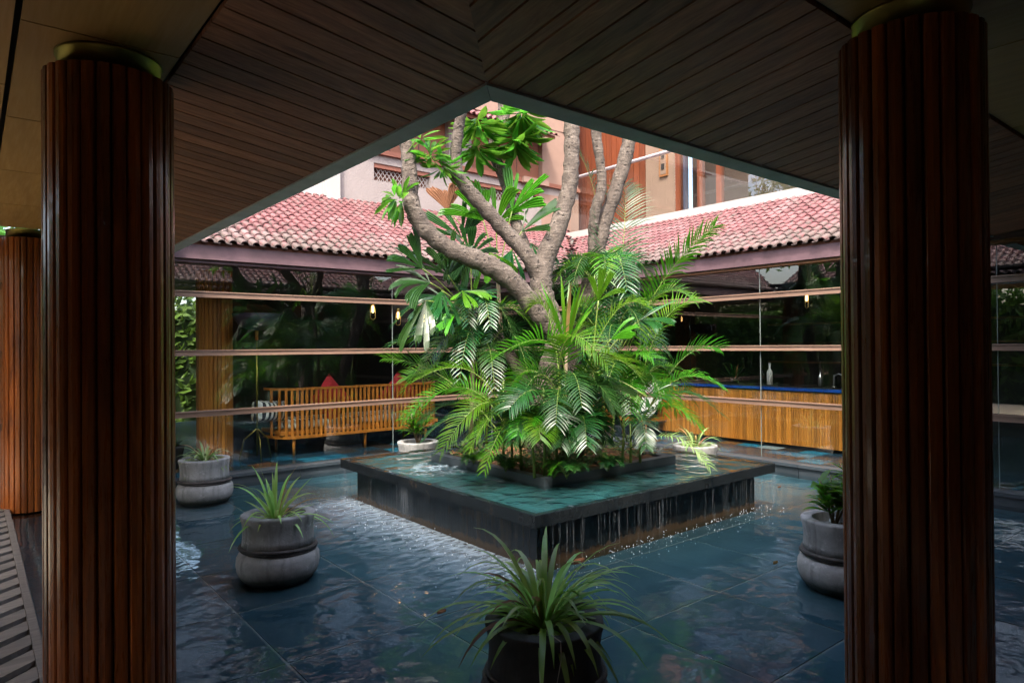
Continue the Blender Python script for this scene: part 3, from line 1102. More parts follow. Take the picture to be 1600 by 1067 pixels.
MB().tube([(9.316, -0.45, 4.82), (9.316, 9.6, 4.82)], 0.032, 10).build('handrail', M['rail'], gb, True)

# ================================================================== THE FOUNTAIN
SX0, SX1, SY0, SY1, SZ = 2.865, 5.83, 3.31, 6.27, 0.392
ft = thing('fountain_planter', ((PX0 + PX1) / 2, (PY0 + PY1) / 2, 0), 'square black stone fountain planter with water spilling over its slab rim', 'fountain')
wt = 0.12
MB().box(PX0, PX0 + wt, PY0, PY1, -0.05, SZ - 0.065).build('wall', M['wetstone'], ft)
MB().box(PX1 - wt, PX1, PY0, PY1, -0.05, SZ - 0.065).build('wall', M['wetstone'], ft)
MB().box(PX0 + wt, PX1 - wt, PY0 + .001, PY0 + wt, -0.05, SZ - 0.065).build('wall', M['wetstone'], ft)
MB().box(PX0 + wt, PX1 - wt, PY1 - wt, PY1 - .001, -0.05, SZ - 0.065).build('wall', M['wetstone'], ft)
KX0, KX1, KY0, KY1, KZ = 3.52, 5.18, 3.95, 5.62, 0.455
MB().box(SX0 + .03, SX1 - .03, SY0 + .03, SY1 - .03, SZ - 0.062, SZ - 0.022).build('slab_top', M['slabtop'], ft)
lip = 0.085
for (a, b, c, d) in ((SX0, SX0 + .06, SY0, SY1), (SX1 - .06, SX1, SY0, SY1), (SX0 + .06, SX1 - .06, SY0, SY0 + .06), (SX0 + .06, SX1 - .06, SY1 - .06, SY1)):
    # each side of the rim is three butted stones
    n = 3
    for k in range(n):
        if b - a > d - c:
            q = (a + (b - a) * k / n + .0012, a + (b - a) * (k + 1) / n - .0012, c, d)
        else:
            q = (a, b, c + (d - c) * k / n + .0012, c + (d - c) * (k + 1) / n - .0012)
        MB().box(*q, SZ - lip, SZ - 0.004).build('rim_stone', M['slab'], ft)
fm_ = MB()
for (a, b, c, d) in ((SX0 + .004, KX0, SY0 + .004, SY1 - .004), (KX1, SX1 - .004, SY0 + .004, SY1 - .004), (KX0, KX1, SY0 + .004, KY0), (KX0, KX1, KY1, SY1 - .004)):
    fm_.add([(a, c, SZ), (b, c, SZ), (b, d, SZ), (a, d, SZ)], [(0, 1, 2, 3)])
fm_.build('water_film', M['film'], ft)
kw = 0.085
for (a, b, c, d) in ((KX0, KX0 + kw, KY0, KY1), (KX1 - kw, KX1, KY0, KY1), (KX0 + kw, KX1 - kw, KY0, KY0 + kw), (KX0 + kw, KX1 - kw, KY1 - kw, KY1)):
    MB().box(a, b, c, d, SZ - .02, KZ).build('kerb_stone', M['curb'], ft)
# soil, gently mounded
sm = MB()
N = 28
for j in range(N + 1):
    for i in range(N + 1):
        u, v = i / N, j / N
        h = KZ - 0.03 + 0.05 * math.sin(PI * u) * math.sin(PI * v) + rnd.uniform(-.012, .014)
        sm.v.append((KX0 + kw + (KX1 - KX0 - 2 * kw) * u, KY0 + kw + (KY1 - KY0 - 2 * kw) * v, h))
for j in range(N):
    for i in range(N):
        a = j * (N + 1) + i
        sm.f.append((a, a + 1, a + N + 2, a + N + 1))
sm.build('soil_bed', M['soil'], ft, True)
# falling water: loose strands from the rim, one sheet on the left side
ws = MB()
for k in range(170):
    side = rnd.random()
    if side < 0.45:
        x, y = SX0 + rnd.uniform(-.004, .02), rnd.uniform(SY0 + .1, SY1 - .02)
        if rnd.random() < 0.85:
            y = rnd.choice([5.02, 5.02, SY1 - 0.06]) + rnd.gauss(0, .06)
    else:
        x, y = rnd.uniform(SX0 + .1, SX1), SY0 + rnd.uniform(-.004, .02)
        if rnd.random() < .15:
            x = SX1 + rnd.uniform(-.03, .01)
    z = SZ - lip
    while z > 0.0:
        L = rnd.uniform(.08, .3)
        r = rnd.uniform(.0004, .0011)
        jx, jy = rnd.uniform(-.006, .006), rnd.uniform(-.006, .006)
        ws.tube([(x + jx, y + jy, z), (x + jx, y + jy, z - L * .5), (x + jx * 1.5, y + jy * 1.5, max(0, z - L))], [r * .4, r, r * .4], 4, False)
        z -= L + rnd.uniform(0.0, .06)
tag(ws.build('water_strands', M['splash'], ft, True), kind='stuff')
# splash drops on the pool along both walls
dr = MB()
for k in range(420):
    if rnd.random() < 0.4:
        x, y = PX0 - abs(rnd.gauss(0, .28)) - .02, rnd.uniform(PY0 - .2, PY1 + .1)
    else:
        x, y = rnd.uniform(PX0, PX1 + .2), PY0 - abs(rnd.gauss(0, .16)) - .02
    r = rnd.uniform(.002, .0055)
    z = abs(rnd.gauss(0, .012)) + .001
    dr.add([(x + r, y, z), (x - r, y, z), (x, y + r, z), (x, y - r, z), (x, y, z + r * 1.5), (x, y, z - r)],
           [(0, 2, 4), (2, 1, 4), (1, 3, 4), (3, 0, 4), (2, 0, 5), (1, 2, 5), (3, 1, 5), (0, 3, 5)])
M['drop'] = plain('white_drop', (0.75, 0.80, 0.84), 0.25, 0, 0.1, 5, 0)
tag(dr.build('water_drops', M['drop'], None, True), 'white splashing drops scattered along the foot of the fountain', 'drops', kind='stuff')

# ================================================================== PLANTS
def leaflet(mb, base, d, side, length, width, droop, seg=3, fold=0.25):
    """narrow leaflet leaving base along d, bending down"""
    pts, wid, sides = [], [], []
    p = Vector(base)
    dd = d.copy()
    step = length / seg
    prof = {3: (0.55, 1.0, 0.75, 0.06), 2: (0.7, 1.0, 0.06), 4: (0.5, 0.95, 1.0, 0.7, 0.05)}[seg]
    for i in range(seg + 1):
        pts.append(p.copy())
        wid.append(width * prof[i])
        s = (side - dd * side.dot(dd))
        s = s.normalized() if s.length > 1e-6 else side
        sides.append(s)
        p = p + dd * step
        dd = (dd + Vector((0, 0, -1)) * droop * (i + 1) / seg).normalized()
    mb.ribbon(pts, wid, sides, fold)


def frond(root, p0, p1, p2, n=32, ll=0.26, mat='leafpalm', droop=0.35, lw=0.0068, lift=0.25, start=0.3, name='frond', rr=0.0065):
    """pinnate palm leaf on a quadratic curve p0 -> p1 -> p2"""
    p0, p1, p2 = Vector(p0), Vector(p1), Vector(p2)
    L = (p1 - p0).length + (p2 - p1).length
    B = lambda t: p0 * (1 - t) ** 2 + p1 * 2 * t * (1 - t) + p2 * t * t
    T = lambda t: ((p1 - p0) * (1 - t) + (p2 - p1) * t).normalized()
    mb = MB()
    K = 12
    st = MB().tube([B(k / K) for k in range(K + 1)], [rr * (1 - 0.85 * k / K) for k in range(K + 1)], 5)
    fo = None
    roll = rnd.uniform(-0.5, 0.5)
    for k in range(n):
        t = start + (1 - start) * (k + 0.5) / n
        u = (t - start) / (1 - start)
        tg = T(t)
        lat = tg.cross(Vector((0, 0, 1)))
        lat = lat.normalized() if lat.length > 0.05 else tg.orthogonal().normalized()
        nr = lat.cross(tg).normalized()
        q = Quaternion(tg, roll)
        lat = q @ lat
        nr = q @ nr
        ln = ll * (0.35 + 0.65 * math.sin(PI * min(1, 0.18 + 0.78 * u)) ** 0.8) * rnd.uniform(.88, 1.1)
        fwd = 0.35 + 0.75 * u
        for s in (-1, 1):
            if rnd.random() < 0.06:
                continue
            d = (lat * s + tg * fwd + nr * (lift + rnd.uniform(-.12, .12))).normalized()
            leaflet(mb, B(t + rnd.uniform(-.004, .004)), d, tg, ln, lw * rnd.uniform(.85, 1.15), droop * rnd.uniform(.6, 1.4))
    fo = mb.build(name, M[mat], root, True)
    st.build('rachis', M['stem'], fo, True)
    return fo


def fan(root, hub, axis, up, n=13, spread=2.6, ln=0.33, w=0.024, mat='leaffan', droop=0.3, pet=None, name='fan_leaf'):
    """palmate leaf of broad pleated segments with blunt ends"""
    hub, axis, up = Vector(hub), Vector(axis).normalized(), Vector(up)
    up = (up - axis * up.dot(axis)).normalized()
    lat = axis.cross(up)
    mb = MB()
    ns = max(5, int(n * 0.62))
    for k in range(ns):
        if rnd.random() < .08:
            continue
        a = spread * ((k + 0.5) / ns - 0.5) + rnd.uniform(-.06, .06)
        l = ln * rnd.uniform(.72, 1.15) * (1 - 0.10 * abs(a))
        hw = w * rnd.choice((0.9, 1.3, 1.75))
        side = (lat * math.cos(a) - axis * math.sin(a)).normalized()
        dd = (axis * math.cos(a) + lat * math.sin(a) + up * rnd.uniform(-.25, .25)).normalized()
        dv = rnd.uniform(.3, 2.4)
        tw_ = rnd.uniform(-.5, .5)
        p = hub.copy()
        S_, PL = 6, 3 if hw < w else 4
        NP = 2 * PL + 1
        vs, fs = [], []
        for i in range(S_ + 1):
            u = i / S_
            nrm = side.cross(dd).normalized()
            sd = Quaternion(dd, tw_ * u) @ side
            nr = Quaternion(dd, tw_ * u) @ nrm
            wd = hw * min(1.0, 0.06 + 1.25 * u) * (1.0 if u < .95 else .86)
            for q in range(NP):
                e = q / (NP - 1) * 2 - 1
                zz = (0.20 * wd / PL * 2.2) * (1 if q % 2 else -1)
                ends = rnd.uniform(-.03, .012) * (u > .95)
                vs.append(p + sd * (wd * e) + nr * zz + dd * ends)
            p = p + dd * (l / S_)
            dd = (dd + Vector((0, 0, -1)) * droop * dv * ((i + 1) / S_) ** 2.2).normalized()
        for i in range(S_):
            for q in range(NP - 1):
                b_ = i * NP + q
                fs.append((b_, b_ + 1, b_ + NP + 1, b_ + NP))
        mb.add(vs, fs)
    fo = mb.build(name, M[mat], root, False)
    if pet is not None:
        pm = MB()
        c = (Vector(pet) + hub) / 2 + Vector((0, 0, (hub - Vector(pet)).length * .12))
        pts = [Vector(pet) * (1 - t) ** 2 + c * 2 * t * (1 - t) + hub * t * t for t in [i / 8 for i in range(9)]]
        pm.tube(pts, 0.006, 5)
        pm.build('petiole', M['stem'], fo, True)
    return fo


def strap_clump(name, label, cat, base, leaves, mat, width, group=None, dry=0.1):
    """grass-like arching strap leaves; leaves: (azimuth, length, rise angle, droop)"""
    root = thing(name, base, label, cat, group)
    for (az, ln, el, dp) in leaves:
        mb = MB()
        d = Vector((math.cos(az) * math.cos(el), math.sin(az) * math.cos(el), math.sin(el)))
        side = Vector((-math.sin(az), math.cos(az), 0))
        p = Vector(base) + Vector((math.cos(az) * .015, math.sin(az) * .015, 0))
        S_ = 9
        pts, wid, sd = [], [], []
        for i in range(S_ + 1):
            u = i / S_
            pts.append(p.copy())
            wid.append(width * (0.55 + 0.6 * math.sin(PI * min(1, .15 + u * .6))) * (1 - max(0, (u - .55) / .45) ** 1.6) + .0004)
            sd.append(side)
            p = p + d * (ln / S_)
            d = (d + Vector((0, 0, -1)) * dp * (.35 + u)).normalized()
        mb.ribbon(pts, wid, sd, 0.35)
        mb.build('leaf', M['leafdry'] if rnd.random() < dry else M[mat], root, True)
    return root


# ---- frangipani tree
TB = at(846, 716, 6.45)
tree = thing('frangipani_tree', TB, 'tall grey barked tree with curving limbs rising from the fountain planter', 'tree')


def limb(pts, name='limb', seg=14, n=7):
    """pts: (px, py, depth, radius in metres)"""
    P4 = [tuple(at(a, b, c)) + (r,) for a, b, c, r in pts]
    sp = spline(P4, n)
    mb = MB()
    P_ = [p[:3] for p in sp]
    R_ = []
    ph = rnd.uniform(0, 6)
    for i, p in enumerate(sp):
        R_.append(p[3] * 0.92 * (1 + 0.05 * math.sin(i * 1.7 + ph) + rnd.uniform(-.03, .03)))
    mb.tube(P_, R_, seg)
    # uneven surface
    for i in range(len(mb.v)):
        x, y, z = mb.v[i]
        c = P_[min(i // seg, len(P_) - 1)]
        k = 1 + rnd.uniform(-.06, .06)
        mb.v[i] = (c[0] + (x - c[0]) * k, c[1] + (y - c[1]) * k, c[2] + (z - c[2]) * k)
    return mb.build(name, M['bark'], tree, True)


limb([(846, 722, 6.45, .15), (845, 660, 6.45, .125), (852, 600, 6.45, .115), (868, 545, 6.42, .115), (876, 520, 6.4, .11)], 'trunk')
limb([(880, 540, 6.42, .09), (866, 518, 6.40, .100), (838, 484, 6.35, .104), (800, 440, 6.25, .100), (758, 412, 6.15, .100), (705, 390, 6.05, .088), (664, 358, 5.95, .083),
      (643, 318, 5.9, .082), (640, 270, 5.9, .075), (636, 232, 5.9, .066), (622, 200, 5.9, .055), (600, 160, 5.9, .05), (560, 70, 5.9, .045)])
limb([(874, 545, 6.45, .11), (858, 490, 6.5, .115), (846, 450, 6.5, .115), (850, 410, 6.52, .11), (872, 355, 6.55, .098), (888, 300, 6.6, .088), (893, 250, 6.6, .085),
      (893, 200, 6.6, .082), (890, 140, 6.6, .075), (880, 40, 6.6, .065)])
limb([(848, 440, 6.5, .095), (826, 402, 6.45, .082), (790, 362, 6.4, .077), (752, 320, 6.3, .073), (722, 285, 6.25, .070), (700, 258, 6.2, .062), (688, 240, 6.2, .05)])
limb([(716, 275, 6.24, .06), (712, 245, 6.2, .058), (716, 205, 6.15, .055), (722, 170, 6.1, .052), (735, 90, 6.0, .047)])
limb([(836, 430, 6.6, .07), (816, 375, 6.8, .066), (800, 330, 6.9, .064), (790, 285, 6.95, .066), (774, 245, 6.95, .066), (772, 222, 6.95, .062), (785, 195, 6.95, .068), (787, 165, 6.95, .068), (782, 80, 6.9, .06)])
limb([(880, 640, 6.9, .09), (905, 520, 7.1, .10), (922, 440, 7.2, .10), (932, 392, 7.2, .10), (945, 345, 7.2, .086), (966, 285, 7.2, .083), (982, 225, 7.2, .085), (992, 160, 7.2, .08), (1005, 60, 7.1, .07)])
limb([(928, 405, 7.18, .07), (926, 375, 7.15, .058), (930, 330, 7.1, .062), (940, 295, 7.1, .060), (938, 255, 7.1, .052), (932, 215, 7.1, .058), (930, 170, 7.1, .055), (925, 60, 7.0, .05)], 'dark_limb')
limb([(846, 640, 6.5, .08), (824, 600, 6.55, .07), (800, 560, 6.6, .062), (775, 520, 6.7, .05)])


def plum_leaf():
    vs, fs = [], []
    prof = (0.05, 0.42, 0.75, 0.98, 1.0, 0.78, 0.12)
    for i, wv in enumerate(prof):
        u = i / (len(prof) - 1)
        w_ = 0.118 * wv
        z = -0.10 * u * u
        vs += [(u, -w_, z + .05 * wv), (u, -w_ * .5, z + .02 * wv), (u, 0, z), (u, w_ * .5, z + .02 * wv), (u, w_, z + .05 * wv)]
    for i in range(len(prof) - 1):
        a = 5 * i
        for k in range(4):
            fs.append((a + k, a + k + 1, a + k + 6, a + k + 5))
    return MB().add(vs, fs).mesh('leaf', M['leafplum'], True)


PLF = plum_leaf()


def rosette(px, py, d, n, size, axis=(0, 0, 1), hang=0.0, spread=1.0):
    c = at(px, py, d)
    ax = Vector(axis).normalized()
    o1 = ax.orthogonal().normalized()
    o2 = ax.cross(o1)
    for k in range(n):
        a = 2.399963 * k + rnd.uniform(-.2, .2)
        lift = rnd.uniform(-.25, .75) if spread < 1.5 else rnd.uniform(-.6, .5)
        dr_ = (o1 * math.cos(a) + o2 * math.sin(a)) + ax * lift + Vector((0, 0, -hang * rnd.uniform(.6, 1.3)))
        dr_.normalize()
        s = size * rnd.uniform(.7, 1.12)
        yv = dr_.cross(Vector((0, 0, 1)))
        yv = yv.normalized() if yv.length > .05 else o1
        yv = Quaternion(dr_, rnd.uniform(-.6, .6)) @ yv
        zv = dr_.cross(yv)
        if zv.z < 0 and hang < .5:
            yv, zv = -yv, -zv
        R = Matrix(((dr_.x, yv.x, zv.x, 0), (dr_.y, yv.y, zv.y, 0), (dr_.z, yv.z, zv.z, 0), (0, 0, 0, 1)))
        st_ = c + ax * rnd.uniform(-.05, .05) + dr_ * .03
        link('leaf', PLF, tree, Matrix.Translation(st_) @ R @ Matrix.Scale(s, 4))


rosette(672, 244, 6.0, 38, 0.24, (-0.2, -0.3, 0.8), 0.2)
rosette(690, 262, 6.1, 20, 0.22, (-0.2, -0.6, 0.2), 0.5)
rosette(624, 312, 5.85, 30, 0.22, (-0.8, 0.2, 0.3), 0.15)
rosette(746, 190, 6.6, 34, 0.32, (0, 0, 1), 0.8)
rosette(745, 228, 6.7, 32, 0.33, (0, 0, 1), 0.9)
rosette(815, 175, 6.8, 40, 0.37, (.3, 0, .8), 0.9)
rosette(805, 218, 6.8, 36, 0.35, (.3, 0, .6), 0.8)
rosette(655, 215, 5.95, 14, 0.20, (-0.4, 0, 0.6), 0.1)
# crown above the eaves, out of the picture but shading the court
for (px, py, d) in ((560, 60, 5.9), (520, 20, 5.6), (880, 20, 6.6), (735, 70, 6.0), (782, 60, 6.9), (1005, 40, 7.1), (925, 40, 7.0), (840, -60, 6.4), (960, -60, 6.9), (700, -60, 6.0)):
    rosette(px, py, d, 9, 0.32, (rnd.uniform(-.4, .4), rnd.uniform(-.4, .4), 1), 0.3)

# ---- areca palms in the planter
GZ = KZ


def soil_at(px, d):
    p = at(px, 700, d)
    return Vector((p.x, p.y, GZ - 0.01))


def palm(label, bases, fr_list, mat):
    root = thing('areca_palm', bases[0], label, 'palm', 'areca palms in the fountain planter')
    for b in bases:
        top = Vector(b) + Vector((rnd.uniform(-.05, .05), rnd.uniform(-.05, .05), rnd.uniform(.35, .8)))
        MB().tube([b, (Vector(b) + top) / 2 + Vector((.01, 0, 0)), top], [.013, .010, .007], 7).build('cane', M['stem'], root, True)
    for q in fr_list:
        (x0, y0, d0), (x1, y1, d1), (x2, y2, d2) = q[:3]
        kw = q[3] if len(q) > 3 else {}
        kw = dict({'mat': mat}, **kw)
        frond(root, at(x0, y0, d0), at(x1, y1, d1), at(x2, y2, d2), **kw)
    return root


def fill(cx, cy, d, n, rx, ry, rise, mats):
    """fronds radiating from a crown centre, arching out and down"""
    out = []
    for k in range(n):
        a = 2 * PI * (k + rnd.uniform(-.3, .3)) / n
        ox, od = math.cos(a) * rx * rnd.uniform(.7, 1.15), math.sin(a) * 0.75 * rnd.uniform(.6, 1.1)
        top = rise * rnd.uniform(.7, 1.2)
        out.append(((cx + rnd.uniform(-8, 8), cy, d), (cx + ox * .5, cy - top, d + od * .5), (cx + ox, cy - top * .35 + ry * rnd.uniform(.3, 1.0), d + od),
                    {'mat': rnd.choice(mats), 'n': 30, 'll': rnd.uniform(.2, .28), 'start': .2}))
    return out


D = 6.0
palm('areca palm at the near left of the planter with fronds drooping over the water', [soil_at(800, 5.75), soil_at(815, 5.7), soil_at(786, 5.85)], [
    ((800, 690, 5.75), (775, 560, 5.6), (690, 705, 5.4), {'ll': .25}),
    ((800, 690, 5.75), (790, 590, 5.55), (735, 700, 5.25)),
    ((812, 700, 5.7), (795, 610, 5.4), (756, 738, 5.15), {'ll': .17, 'n': 22}),
    ((800, 690, 5.8), (760, 520, 5.8), (640, 600, 5.7), {'ll': .27}),
    ((800, 690, 5.9), (740, 540, 6.0), (630, 655, 6.0), {'mat': 'leafpalm', 'll': .26}),
    ((812, 690, 5.75), (815, 570, 5.5), (780, 640, 5.3), {'mat': 'leafdeep'}),
    ((815, 700, 5.7), (850, 610, 5.5), (930, 640, 5.4), {'mat': 'leafpalm', 'll': .2}),
    ((815, 705, 5.6), (800, 650, 5.4), (775, 700, 5.25), {'mat': 'leafdeep', 'll': .16}),
    ((790, 690, 5.8), (720, 610, 5.8), (660, 690, 5.7), {'mat': 'leafdeep', 'll': .18}),
    ((790, 690, 5.9), (700, 560, 6.1), (600, 560, 6.2), {'mat': 'leafpalm', 'll': .25}),
], 'leafpalm')
palm('low young areca palms crowding the foot of the trunk', [soil_at(835, 5.35), soil_at(850, 5.4)], fill(905, 695, 5.6, 5, 60, 35, 90, ['leafpalm', 'leafdeep', 'leafdeep']) + fill(838, 690, 5.5, 9, 58, 35, 90, ['leafpalm', 'leafdeep', 'leafdeep']), 'leafpalm')
for (px, d_, lb) in ((790, 5.62, 'tuft of low fern like fronds at the left front edge of the planter soil'), (885, 5.3, 'tuft of low fern like fronds at the front corner of the planter soil'), (950, 5.62, 'tuft of low fern like fronds at the right front edge of the planter soil'), (740, 6.0, 'tuft of low fern like fronds at the far left edge of the planter soil')):
    b_ = soil_at(px, d_)
    tuft = thing('fern', b_, lb, 'fern', 'low ferns in the fountain planter')
    for k in range(11):
        a = 2 * PI * k / 11 + rnd.uniform(-.2, .2)
        o_ = Vector((math.cos(a), math.sin(a), 0))
        L_ = rnd.uniform(.10, .20)
        frond(tuft, b_, b_ + o_ * L_ * .45 + Vector((0, 0, L_ * 1.1)), b_ + o_ * L_ + Vector((0, 0, L_ * rnd.uniform(.2, .7))), n=18, ll=.085, mat=rnd.choice(['leafpalm', 'leafdeep', 'leafdeep']), lw=.004, start=.12, rr=.003)
palm('areca palm in the middle of the planter, arching in front of the trunk', [soil_at(870, 5.55), soil_at(885, 5.6), soil_at(858, 5.6)], [
    ((880, 660, 5.7), (905, 470, 5.6), (770, 560, 5.3), {'ll': .30, 'n': 30}),
    ((875, 650, 5.7), (860, 450, 5.5), (950, 570, 5.2), {'ll': .27}),
    ((870, 690, 5.6), (850, 560, 5.3), (795, 640, 5.1), {'mat': 'leafdeep', 'll': .24}),
    ((885, 690, 5.6), (930, 500, 5.4), (1000, 590, 5.2), {'ll': .27}),
    ((880, 690, 5.6), (920, 540, 5.3), (960, 640, 5.1), {'mat': 'leafdeep', 'll': .24}),
    ((862, 700, 5.55), (870, 610, 5.3), (905, 690, 5.15), {'mat': 'leafdeep', 'll': .18}),
    ((862, 700, 5.55), (840, 610, 5.3), (810, 680, 5.1), {'ll': .2}),
    ((880, 690, 5.7), (870, 440, 5.9), (830, 480, 5.9), {'mat': 'leaflime', 'll': .24}),
    ((880, 690, 5.7), (950, 430, 5.8), (1010, 480, 5.7), {'mat': 'leaflime', 'll': .25}),
    ((886, 700, 5.7), (900, 620, 5.5), (940, 600, 5.4), {'mat': 'leafdeep', 'll': .2}),
] + fill(880, 650, 5.7, 11, 105, 70, 130, ['leafpalm', 'leafdeep', 'leafdeep']), 'leafpalm')
palm('areca palm at the right corner of the planter with sunlit fronds over the rim', [soil_at(985, 5.95), soil_at(1000, 6.0), soil_at(972, 5.95)], [
    ((990, 690, 5.95), (1045, 545, 5.9), (1128, 606, 5.7), {'ll': .24, 'mat': 'leafpalm', 'droop': .6}),
    ((990, 690, 5.95), (1030, 590, 5.8), (1095, 668, 5.6), {'ll': .22, 'mat': 'leafpalm', 'droop': .6}),
    ((985, 690, 5.9), (1000, 600, 5.7), (1010, 700, 5.5), {'ll': .18, 'mat': 'leafdeep'}),
    ((985, 700, 5.9), (1060, 650, 5.7), (1108, 728, 5.5), {'ll': .2, 'mat': 'leafpale', 'droop': .55, 'n': 20}),
    ((990, 690, 6.0), (1060, 520, 6.1), (1125, 545, 6.1), {'ll': .25}),
    ((990, 680, 6.0), (1010, 470, 6.0), (1090, 470, 6.0), {'ll': .3, 'n': 30}),
    ((975, 680, 6.0), (960, 520, 5.9), (1020, 560, 5.6), {'ll': .27}),
    ((990, 680, 6.1), (1040, 560, 6.3), (1130, 650, 6.4), {'ll': .25, 'mat': 'leafdeep'}),
    ((980, 690, 6.0), (940, 560, 5.9), (900, 600, 5.7), {'ll': .24, 'mat': 'leafdeep'}),
] + fill(990, 640, 6.1, 12, 105, 80, 130, ['leafpalm', 'leafdeep', 'leafpalm']), 'leafpalm')
palm('tall areca palm behind the tree limbs with one frond over the right roof', [soil_at(955, 6.9), soil_at(940, 6.95)], [
    ((955, 640, 6.9), (1000, 440, 6.8), (1118, 352, 6.5), {'ll': .34, 'n': 40, 'start': .42, 'lift': .15, 'droop': .35, 'lw': .010}),
    ((950, 640, 6.9), (1010, 400, 6.9), (1085, 470, 6.8), {'ll': .3, 'n': 30}),
    ((945, 620, 7.0), (960, 330, 7.2), (905, 240, 7.4), {'ll': .36, 'n': 34, 'mat': 'leafdeep'}),
    ((945, 620, 7.0), (985, 340, 7.2), (975, 290, 7.4), {'ll': .36, 'n': 34, 'mat': 'leafdeep'}),
    ((945, 620, 6.9), (890, 380, 6.9), (850, 420, 6.8), {'ll': .28, 'mat': 'leafdeep'}),
    ((955, 640, 6.9), (940, 420, 6.7), (990, 410, 6.5), {'ll': .28, 'mat': 'leafdeep'}),
    ((955, 640, 6.9), (960, 470, 6.6), (1060, 450, 6.3), {'ll': .28, 'mat': 'leafdeep'}),
] + fill(935, 470, 6.9, 12, 95, 40, 120, ['leafdeep', 'leafpalm', 'leafdeep']) + fill(960, 560, 6.7, 16, 120, 60, 140, ['leafdeep', 'leafpalm', 'leafdeep']), 'leafpalm')
palm('areca palm at the far left of the planter beside the bench', [soil_at(745, 6.8), soil_at(760, 6.9)], [
    ((750, 660, 6.8), (740, 460, 6.7), (610, 540, 6.5), {'ll': .3, 'n': 30, 'mat': 'leafdeep'}),
    ((750, 660, 6.8), (760, 440, 6.8), (690, 560, 6.6), {'ll': .28, 'mat': 'leaflime'}),
    ((750, 660, 6.8), (700, 560, 6.8), (630, 590, 6.8), {'ll': .27}),
    ((750, 660, 6.8), (800, 470, 6.7), (840, 560, 6.5), {'ll': .27, 'mat': 'leafdeep'}),
    ((750, 670, 6.8), (710, 600, 6.7), (660, 660, 6.5), {'ll': .24, 'mat': 'leafdeep'}),
] + fill(735, 520, 6.6, 12, 115, 60, 110, ['leafdeep', 'leafdeep', 'leafpalm']) + fill(755, 580, 6.7, 14, 110, 80, 120, ['leafdeep', 'leafpalm']), 'leafpalm')

# ---- fan palms
def fan_palm(label, base, fans, stem_top=None):
    root = thing('fan_palm', base, label, 'palm', 'fan palms in the fountain planter')
    if stem_top is not None:
        MB().tube([base, (Vector(base) + Vector(stem_top)) / 2 + Vector((.03, .02, 0)), stem_top], [.028, .024, .02], 8).build('stem', M['stembrown'], root, True)
    for (px, py, d, ax, up, kw) in fans:
        A = RIGHT * ax[0] + UP * ax[1] + FWD * ax[2]
        U = RIGHT * up[0] + UP * up[1] + FWD * up[2]
        fan(root, at(px, py, d), A, U, pet=stem_top if stem_top is not None else base, **kw)
    return root


fan_palm('fan palm with broad pleated leaves hanging in front of the left eave', soil_at(735, 6.5), [
    (672, 442, 6.05, (-0.85, .25, -.3), (.1, .7, -.7), {'ln': .46, 'n': 13, 'spread': 2.5, 'w': .024, 'droop': .5}),
    (665, 470, 6.0, (-.35, -.75, -.3), (-.5, .5, -.7), {'ln': .46, 'n': 10, 'spread': 1.9, 'w': .030, 'droop': .45}),
    (700, 430, 6.2, (-.2, .9, .1), (.1, .1, -1), {'ln': .42, 'n': 12, 'spread': 2.4, 'w': .028, 'droop': .2}),
    (722, 455, 6.2, (.5, -.2, -.5), (0, .8, -.6), {'ln': .36, 'n': 10, 'spread': 2.2, 'w': .026, 'mat': 'leaflime'}),
    (660, 420, 6.05, (-.7, .6, -.2), (.2, .5, -.8), {'ln': .40, 'n': 10, 'spread': 1.8, 'w': .022, 'droop': .3}),
    (690, 455, 6.1, (-.1, -.9, -.3), (0, .3, -1), {'ln': .40, 'n': 9, 'spread': 1.8, 'w': .024, 'droop': .4}),
    (700, 470, 6.2, (-.9, -.1, -.3), (0, .7, -.7), {'ln': .42, 'n': 11, 'spread': 2.0, 'w': .022, 'droop': .5, 'mat': 'leafdeep'}),
    (712, 490, 6.1, (-.6, -.4, -.4), (0, .8, -.6), {'ln': .34, 'n': 10, 'spread': 2.2, 'w': .026, 'mat': 'leaflime'}),
    (735, 400, 6.4, (.2, .7, -.3), (0, .3, -1), {'ln': .36, 'n': 10, 'spread': 2.2, 'w': .026}),
], at(738, 500, 6.5))
